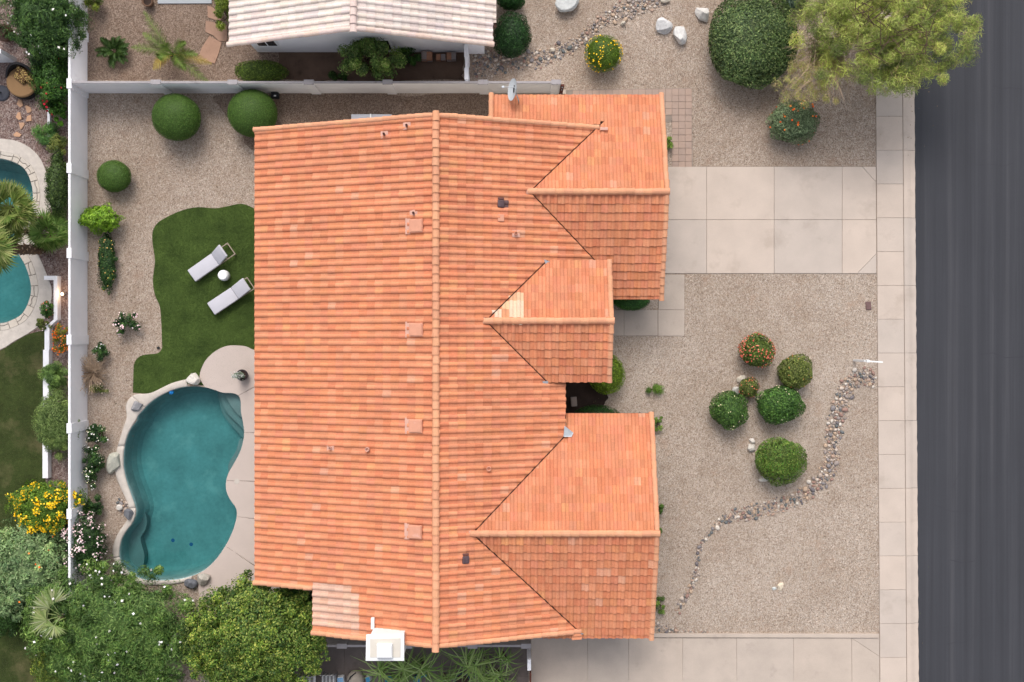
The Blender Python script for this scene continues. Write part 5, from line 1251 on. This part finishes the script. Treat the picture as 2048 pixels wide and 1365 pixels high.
boulder("pale triangular boulder beside the upright oval boulder", 1327, 52, 16, 15, .4, S(214,212,210), 9, -.6, 9)
boulder("pale oval boulder beside the triangular boulder", 1360, 72, 13, 21, .45, S(216,214,210), 10)
boulder("pale boulder touching the huge mounded shrub", 1405, 28, 13, 17, .5, S(206,202,196), 11, .3)
boulder("tan boulder cut by the top edge beyond the pebble stream", 1331, 2, 10, 6, .2, TAN, 12)
boulder("square pale rock above the smallest clipped shrub", 1483, 758, 9, 8, .25, TAN, 13, .5, 9)
boulder("pale rock pressed against the smallest clipped shrub", 1473, 781, 8, 9, .28, S(200,198,190), 14)
boulder("upper of two white rocks near the largest clipped shrub", 1505, 883, 7, 6, .2, S(216,210,202), 15)
boulder("lower of two white rocks near the largest clipped shrub", 1503, 895, 10, 8, .25, S(212,206,196), 16)
boulder("pale flat rock under the largest clipped shrub", 1529, 959, 12, 6, .2, S(218,212,202), 17)
boulder("curved cream rock alone in the lower front yard gravel", 1561, 1173, 6, 9, .15, S(222,208,186), 18, -.3)
boulder("tiny bluish white rock beside the curved cream rock", 1548, 1177, 5, 4, .1, S(206,212,210), 19)
boulder("round tan stone beside the pebble stream next door", 1104, 100, 6, 6, .2, TAN, 20)
boulder("round pale stone on the pebble stream above the yellow flowered shrub", 1246, 47, 5, 5, .18, TAN, 21)
def flagstones(items, mat, group, labels, name="flagstone"):
    for (q, lab) in zip(items, labels):
        cx = sum(a for a, _ in q)/len(q); cy = sum(b_ for _, b_ in q)/len(q)
        tag(add(name, *prism(PX(q), -.02, .045, .012), mat), lab, "flagstone", group)
sand_m = plain("sandstone", S(206,164,134), .95, .08, 2.5, 30, .5, stain=(S(176,140,116), 3, .58, .5), rand=.12)
big_m = plain("pink_sandstone", S(176,142,122), .95, .1, 2.0, 30, .5, stain=(S(146,116,100), 2.5, .56, .5), rand=.08)
flagstones([[(34,209),(38,199),(44,201),(47,212),(41,216)], [(51,213),(54,211),(62,216),(64,222),(61,226),(55,227)], [(32,235),(36,226),(41,225),(44,239),(38,241)], [(52,244),(55,233),(63,230),(64,243)], [(38,246),(49,246),(50,251),(42,261)], [(27,270),(34,264),(44,270),(40,275),(30,274)]], sand_m,
  "stepping stones beside the neighbour pool", ["palest five sided stepping stone, nearest the daybed", "rounded sandstone stepping stone, second from the daybed", "tall narrow sandstone stepping stone, third along the row", "four cornered sandstone stepping stone beside the narrow one", "wedge shaped sandstone stepping stone pointing to the pool", "wide kite shaped stepping stone nearest the neighbour pool deck"])
flagstones([[(412,42),(425,45),(455,52),(454,84),(438,83),(427,72),(411,65)], [(404,96),(419,73),(444,86),(438,108),(430,128),(396,118)], [(415,12),(432,18),(448,34),(440,44),(416,36)]], big_m, "large flagstones by the pale roof",
  ["large pink flagstone partly under the olive hedge", "largest pink flagstone, nearest the fence", "small pink flagstone at the patio corner"])

# ================================================================ YARD FURNITURE AND SMALL THINGS
cush_m = plain("cushion_fabric", S(208,206,214), .95, .03, 3, 120, .15)
frame_m = plain("taupe_aluminium", S(176,160,144), .5, .05, 4, 40, .05, metal=.3)
def lounger(label, foot, head, back_z):
    a, b_ = P(*foot, .3), P(*head, .3); d = (b_ - a).normalized(); s_ = Vector((-d.y, d.x, 0)); t = thing("sun_lounger", label, "sun lounger", (a.x, a.y, .012), "sun loungers on the turf")
    L = (b_ - a).length; W = .64; X = lambda u, w, z: a + d * u + s_ * w + Vector((0, 0, z - .3))
    for w in (-1, 1): add("side_rail", *bar(X(.0, w * (W/2 - .02), .28), X(L, w * (W/2 - .02), .28), .04, .05), frame_m, t)
    for u in (.03, L - .02, L * .8): add("cross_rail", *bar(X(u, -W/2 + .04, .275), X(u, W/2 - .04, .275), .04, .04), frame_m, t)
    for u in (.08, L - .06):
        for w in (-1, 1): add("leg", *bar(X(u, w * (W/2 - .025), .012), X(u, w * (W/2 - .025), .256), .045, .045), frame_m, t)
    for k in range(7): u = .12 + k * .19; add("slat", *bar(X(u, -W/2 + .045, .29), X(u, W/2 - .045, .29), .07, .015), frame_m, t)
    hinge = L * .6; bl = L * .34 + .06
    Rz = Matrix.Rotation(math.atan2(d.y, d.x), 3, 'Z'); el = math.asin(min(.9, back_z / bl)); Rb = Rz @ Matrix.Rotation(-el, 3, 'Y')
    add("seat_cushion", *bevel_box(X(hinge / 2 - .02, 0, .36), (hinge + .02, W, .1), .035, Rz, 3), cush_m, t, smooth=True)
    c = X(hinge + .01, 0, .36) + Rb @ Vector((bl / 2, 0, 0)); add("back_cushion", *bevel_box(c, (bl, W, .1), .035, Rb, 3), cush_m, t, smooth=True)
    for w in (-1, 1): add("back_frame", *bar(X(hinge, w * (W/2 - .07), .3) , X(hinge, w * (W/2 - .07), .3) + Rb @ Vector((bl, 0, 0)), .03, .03), frame_m, t)
    add("back_strut", *bar(X(hinge + bl * .6, 0, .29), c + Rb @ Vector((.1, 0, -.06)), .03, .03), frame_m, t)
lounger("white cushioned sun lounger on the turf, farther from the roof eave, backrest steeper", (385,552), (463,497), .52)
lounger("white cushioned sun lounger on the turf with its head end touching the roof eave", (424,618), (502,566), .3)
q = P(451, 552); t = thing("drum_table", "round white drum side table between the two sun loungers", "side table", (q.x, q.y, .012))
add("drum", *lathe(q.x, q.y, [(.2,.012),(.235,.05),(.25,.22),(.235,.4),(.2,.44)], 28), white_m, t, smooth=True); add("table_top", *lathe(q.x, q.y, [(.19,.44),(.2,.455),(.2,.47),(.19,.475)], 28), white_m, t)
q = P(489, 750); t = thing("potted_cactus", "dark round pot with a white and green spiky plant on the pool deck", "potted plant", (q.x, q.y, .035))
pot_m = plain("dark_pot", S(58,46,50), .4, .1, 5, 40, .1)
add("pot", *lathe(q.x, q.y, [(.17,.035),(.25,.3),(.26,.46),(.22,.47),(.2,.4)], 24), pot_m, t, smooth=True); add("soil", *lathe(q.x, q.y, [(.2,.36),(.2,.41)], 18), soil_m, t)
g = Geo(); r = random.Random(5)
for k in range(6): add("cactus_stem", *tube([(q.x + r.uniform(-.08,.08), q.y + r.uniform(-.08,.08), .4), (q.x - .05 + r.uniform(-.16,.08), q.y + r.uniform(-.1,.1), r.uniform(.8, 1.35))], [.06, .045], 8), plain("cactus_skin", S(120,138,116), .7, .2, 12, 60, .4), t, smooth=True)
for k in range(260):
    a = r.uniform(0, 6.28); z = r.uniform(.5, 1.4); o = Vector((q.x - .06 + r.gauss(0, .09), q.y + r.gauss(0, .07), z)); e = o + Vector((math.cos(a), math.sin(a), r.uniform(-.2, .6))) * r.uniform(.05, .11); p = Vector((-math.sin(a), math.cos(a), 0)) * .012; g.add([o - p, o + p, e], [[0,1,2]], r.choice([S(236,236,232), S(214,220,214), S(150,164,140)]))
tag(g.build("spines", petal_m, t, col=True), kind="stuff")
def small_box(name, label, cat, px, py, w, d, h, mat, ang=0, lid=None, z0=0.0, lidname="lid"):
    q = P(px, py, h); t = thing(name, label, cat, (q.x, q.y, z0)); Rz = Matrix.Rotation(ang, 3, 'Z')
    add("body", *bevel_box((q.x, q.y, z0 + h / 2), (w, d, h), min(.02, h * .2), Rz), mat, t); add(lidname, *bevel_box((q.x, q.y, z0 + h + .012), (w * .92, d * .92, .024), .008, Rz), lid or mat, t); return t
blk = plain("black_plastic", S(30,32,36), .5, .1, 4, 40, .1)
t = small_box("bait_station", "small black utility box behind the clipped ball shrub", "utility box", 549, 190, .34, .26, .28, blk); q = P(550, 192, .3); add("sticker", *bevel_box((q.x, q.y, .31), (.1, .06, .006), 0), white_m, t)
small_box("landscape_light_box", "tiny black box at the turf corner", "utility box", 316, 696, .12, .1, .08, blk, .5)
small_box("meter_box", "maroon water meter cover near the sidewalk", "meter box", 1737, 612, .25, .38, .03, plain("maroon_iron", S(122,96,94), .8, .12, 5, 40, .3), .1)
small_box("utility_box", "grey utility box on the shade-darkened entry soil", "utility box", 1148, 804, .27, .44, .35, plain("grey_plastic", S(166,150,142), .7, .06, 5, 40, .1), .08)
# sign post
q = P(1708, 721); t = thing("sign_post", "white sign post with a horizontal arm beside the sidewalk", "sign post", q); tp = q + Vector((0, 0, 1.75))
add("post", *bevel_box(q + Vector((0, 0, .875)), (.1, .1, 1.75), .008), white_m, t); add("post_cap", *bevel_box(tp + Vector((0, 0, .03)), (.13, .13, .05), .015), white_m, t)
add("arm", *bar(tp + Vector((-.12, 0, -.18)), tp + Vector((.72, -.05, -.18)), .06, .08), white_m, t)
add("brace", *bar(tp + Vector((.05, -.005, -.5)), tp + Vector((.36, -.03, -.22)), .05, .04), white_m, t)
# brick stacks in the side yard
bk = [plain("red_brick_stack", S(190,140,112), .95, .12, 4, 30, .4, rand=.15), plain("grey_brick_stack", S(168,156,152), .95, .1, 4, 30, .4, rand=.15)]
for lab, x0, x1, y0, y1, lay, mm in (("tall stack of worn pink and grey pavers by the white gable wall", 844, 866, 108, 125, 5, 0), ("low stack of reddish pavers in the middle of three stacks", 873, 892, 111, 124, 3, 0), ("stack of grey pavers nearest the short gate wall", 894, 913, 109, 124, 4, 1)):
    c = P((x0 + x1)/2, (y0 + y1)/2); t = thing("paver_stack", lab, "paver stack", c, "paver stacks in the side yard"); r = random.Random(x0)
    w = (x1 - x0) * CAM_H / FPX; d = (y1 - y0) * CAM_H / FPX
    for k in range(lay):
        for i in range(2):
            add("paver", *bevel_box((c.x + (i - .5) * w / 2 + r.uniform(-.01, .01), c.y + r.uniform(-.015, .015), .045 + k * .085), (w / 2 - .012, d - .02, .08), .01), bk[mm if r.random() < .75 else 1 - mm], t)
# daybed next door
q = P(45, 165, .35); t = thing("daybed", "round brown wicker daybed with patterned cushions next door", "daybed", (q.x, q.y, 0)); R0 = .72
wick = plain("dark_wicker", S(36,34,38), .8, .2, 14, 60, .4); tan_c = plain("tan_cushion", S(150,118,84), .95, .05, 4, 80, .2)
add("base", *lathe(q.x, q.y, [(R0 * .9, 0), (R0, .05), (R0, .26), (R0 * .97, .3)], 32), wick, t); add("seat_cushion", *lathe(q.x, q.y, [(R0 * .93, .3), (R0 * .97, .34), (R0 * .97, .42), (R0 * .9, .46)], 32), tan_c, t, smooth=False)
v = []; f = []; ns = 20
for k in range(ns + 1):
    a = math.radians(-5 + 170 * k / ns)
    for rr, z in ((R0 + .02, 0), (R0 + .04, .72 * math.sin(math.pi * (k + 2) / (ns + 4)) + .25), (R0 - .06, .72 * math.sin(math.pi * (k + 2) / (ns + 4)) + .25), (R0 - .05, .3)): v.append((q.x + rr * math.cos(a), q.y + rr * math.sin(a), z))
for k in range(ns):
    for j in range(3): f.append([4*k+j, 4*k+j+1, 4*k+j+5, 4*k+j+4])
f += [[0,3,2,1], [4*ns, 4*ns+1, 4*ns+2, 4*ns+3]]
add("back_hood", v, f, wick, t)
m, nt, n, l, b = nodes("spotted_fabric"); pos = n.new("ShaderNodeNewGeometry").outputs["Position"]; vv = mk(n, "ShaderNodeTexVoronoi", Scale=16.0); l.new(pos, vv.inputs["Vector"])
l.new(ramp(n, l, vv.outputs["Distance"], [(.3, S(214,184,112)), (.5, S(90,58,30))]), b.inputs["Base Color"]); b.inputs["Roughness"].default_value = .9; spot = m
for (ox, oy, an, tz, mm) in ((-.02, .14, -.72, .55, spot), (.12, .42, -.72, .62, spot), (.36, .12, -.72, .62, spot), (.2, .3, -.72, .5, tan_c)):
    add("pillow", *bevel_box((q.x + ox, q.y + oy, tz), (.62, .3, .16), .07, Matrix.Rotation(an, 3, 'Z') @ Matrix.Rotation(.5, 3, 'X'), 3), mm, t, smooth=True)
q = P(4, 187); t = thing("umbrella_base", "dark round umbrella base beside the daybed", "umbrella base", q)
add("disc", *lathe(q.x, q.y, [(.36, 0), (.36, .05), (.3, .08), (.06, .1)], 26), plain("charcoal", S(66,68,78), .6, .1, 4, 40, .1), t); add("tube", *tube([q + Vector((0, 0, .09)), q + Vector((0, 0, .5))], [.03, .03], 10), blk, t)
q = P(8, 66, .5); t = thing("clay_urn", "large dark brown urn in the plum gravel", "urn", (q.x, q.y, 0)); add("urn_body", *lathe(q.x, q.y, [(.2, 0), (.34, .2), (.4, .45), (.34, .7), (.26, .8), (.28, .86), (.22, .86), (.2, .7)], 24), plain("brown_glaze", S(70,44,30), .5, .15, 4, 40, .1), t, smooth=True); add("soil", *lathe(q.x, q.y, [(.21, .68), (.21, .72)], 18), soil_m, t)
q = P(295, 3, .3); t = thing("ring_planter", "round brown pot behind the feather palm at the top edge", "planter", (q.x, q.y, 0)); add("pot", *lathe(q.x, q.y, [(.18, 0), (.24, .2), (.26, .36), (.2, .36), (.18, .26)], 20), plain("dull_clay", S(112,84,66), .8, .12, 4, 40, .2), t, smooth=True); add("soil", *lathe(q.x, q.y, [(.19, .22), (.19, .27)], 16), soil_m, t)
tag(add("back_patio", *prism(PX([(316,-60),(424,-60),(424,8),(316,8.5)]), -.05, .06, .01), plain("blue_grey_patio", S(176,180,186), .6, .06, 2, 30, .1)), kind="structure")
# lit garden lamp by the wall
q = P(130, 589); t = thing("garden_lamp", "small lit garden lamp glowing at the base of the wall", "garden lamp", q); add("stake", *tube([q, q + Vector((0, 0, .16))], [.02, .02], 8), blk, t); add("housing", *lathe(q.x, q.y, [(.03, .15), (.07, .22), (.07, .25)], 14), blk, t)
m, nt, n, l, b = nodes("lamp_glow"); b.inputs["Base Color"].default_value = (1, .8, .5, 1); b.inputs["Emission Color"].default_value = (1, .72, .4, 1); b.inputs["Emission Strength"].default_value = 9.0
add("bulb", *lathe(q.x, q.y, [(.055, .25), (.06, .28), (.03, .31)], 14), m, t, smooth=True)
ld = bpy.data.lights.new("lamp_light", 'POINT'); ld.energy = 6; ld.color = (1, .6, .3); ld.shadow_soft_size = .05; lo = bpy.data.objects.new("lamp_light", ld); C.objects.link(lo); lo.parent = t; lo.location = (0, 0, .4)
# clutter on the shaded patio
stripe = [plain("stripe_white", S(210,208,204), .8, .06, 4, 40, .1), plain("stripe_grey", S(138,134,134), .8, .08, 4, 40, .1)]
def striped(label, px, py, w, L, h, k, seed):
    q = P(px, py, h); t = thing("slatted_chair", label, "chair", (q.x, q.y, .03), "slatted chairs on the shaded patio")
    for i in range(k):
        x = q.x - w / 2 + w * (i + .5) / k; add("slat", *bevel_box((x, q.y, h), (w / k * .92, L, .04), .008), stripe[i % 2], t)
        add("back_slat", *bar((x, q.y + L/2, h), (x, q.y + L/2 + .12, h + .55), w / k * .9, .03), stripe[i % 2], t)
    for sx in (-1, 1):
        for sy in (-1, 1): add("leg", *bar((q.x + sx * (w/2 - .04), q.y + sy * (L/2 - .06), .03), (q.x + sx * (w/2 - .04), q.y + sy * (L/2 - .06), h - .02), .04, .04), stripe[1], t)
striped("striped slatted chair on the patio beside the citrus tree leaves", 614, 1362, .8, .5, .45, 7, 1); striped("striped slatted chair standing alone on the shaded patio", 658, 1362, .66, .62, .5, 8, 2)
bagm = plain("grey_canvas", S(168,158,146), .95, .1, 4, 60, .3); q = P(712, 1358, .3); t = thing("canvas_bag", "bulging grey canvas bag with a red patch on the patio", "bag", (q.x, q.y, .03))
rg = np.random.default_rng(4); bm = bmesh.new(); bmesh.ops.create_icosphere(bm, subdivisions=3, radius=1.0); d = np.array([w.co[:] for w in bm.verts]); F3 = [[w.index for w in x.verts] for x in bm.faces]; bm.free()
v = d * (1 + .08 * lump(d, rg, 7, 3))[:, None] * np.array([.38, .42, .34]) + np.array([q.x, q.y, .34]); add("bag_body", v, F3, bagm, t, smooth=True)
add("strap", *tube([(q.x - .33, q.y - .1, .45), (q.x - .2, q.y + .2, .66), (q.x + .05, q.y + .36, .55)], [.03, .03, .03], 6), blk, t); add("strap", *tube([(q.x + .3, q.y - .1, .48), (q.x + .2, q.y + .2, .6), (q.x + .05, q.y + .36, .55)], [.03, .03, .03], 6), bagm, t); add("patch", *bevel_box((q.x + .06, q.y - .12, .685), (.2, .18, .02), .005), plain("red_patch", S(196,96,80), .9, .08, 4, 40, .1), t)
small_box("cardboard_box", "small white and blue box between the chair and canvas bag", "box", 681, 1362, .3, .34, .35, white_m, .1, plain("sky_blue_card", S(130,170,206), .8, .06, 4, 40, .1), .03)
t = small_box("white_jug", "white jug with blue band beside the strappy plants", "jug", 736, 1359, .2, .24, .4, white_m, .2, plain("blue_band", S(70,140,180), .6, .05, 4, 40, .1), .03)
cyan = plain("cyan_plastic", S(52,150,170), .5, .06, 4, 40, .1); blue_p = plain("blue_plastic", S(24,130,190), .45, .06, 4, 40, .1)
q = P(778, 1360, .3); t = thing("cyan_bucket", "cyan plastic bucket under the strappy leaves", "bucket", (q.x, q.y, .03)); add("bucket_body", *lathe(q.x, q.y, [(.12, .03), (.17, .32), (.18, .34), (.15, .34), (.11, .06)], 20), cyan, t, smooth=True); add("handle", *tube([(q.x - .17, q.y, .33), (q.x - .1, q.y + .1, .36), (q.x + .1, q.y + .1, .36), (q.x + .17, q.y, .33)], [.01] * 4, 6), metal_m, t)
q = P(838, 1357, .3); t = thing("blue_watering_can", "bright blue watering can lying below the ridge end", "watering can", (q.x, q.y, .03))
add("can_body", *lathe(q.x - .1, q.y - .08, [(.17, .03), (.18, .2), (.15, .34), (.1, .35)], 18), blue_p, t, smooth=True); add("spout", *tube([(q.x, q.y - .02, .12), (q.x + .22, q.y + .1, .3), (q.x + .36, q.y + .16, .36)], [.05, .035, .06], 10), blue_p, t, smooth=True); add("handle", *tube([(q.x - .26, q.y - .1, .3), (q.x - .2, q.y - .02, .44), (q.x, q.y + .02, .4)], [.02] * 3, 8), blue_p, t, smooth=True)
q = P(925, 1360, .2); t = thing("dark_planter", "dark teal rimmed planter under the strappy plants", "planter", (q.x, q.y, .03)); add("pot", *lathe(q.x, q.y, [(.3, .03), (.36, .36), (.38, .4), (.32, .4), (.3, .3)], 22), plain("teal_glaze", S(50,84,84), .4, .1, 4, 40, .1), t, smooth=True); add("soil", *lathe(q.x, q.y, [(.31, .26), (.31, .32)], 18), soil_m, t)

r = random.Random(123); V = []; K = []
for (cx, cy, rx, ry, n_) in ((1560, 800, 190, 190, 420), (1700, 210, 120, 90, 520), (1500, 190, 120, 60, 200), (230, 640, 60, 260, 320), (350, 260, 150, 110, 130), (1240, 40, 260, 140, 160), (1560, 1120, 230, 150, 160), (1270, 820, 90, 110, 160)):
    for k in range(n_):
        q = P(cx + max(-1.6, min(1.6, r.gauss(0, .55))) * rx, cy + max(-1.6, min(1.6, r.gauss(0, .55))) * ry, .014); a = r.uniform(0, 6.28); L = r.uniform(.02, .06); d = Vector((math.cos(a), math.sin(a), r.uniform(-.1, .4))) * L; s_ = Vector((-math.sin(a), math.cos(a), 0)) * L * .4
        V += [q - d * .5 + Vector((0, 0, .01)), q + s_, q + d * .5 + Vector((0, 0, .02)), q - s_]; c = jitter(r.choice([S(96,74,54), S(124,98,70), S(70,56,44), S(150,124,90), S(90,96,56)]), r, .2); K += [c] * 4
tag(add("leaf_litter", [tuple(q) for q in V], quads(len(V) // 4), leaf_m, None, K, base=(0, 0, 0)), "scattered dry brown leaf litter on the gravel yards", "leaf litter", None, "stuff")
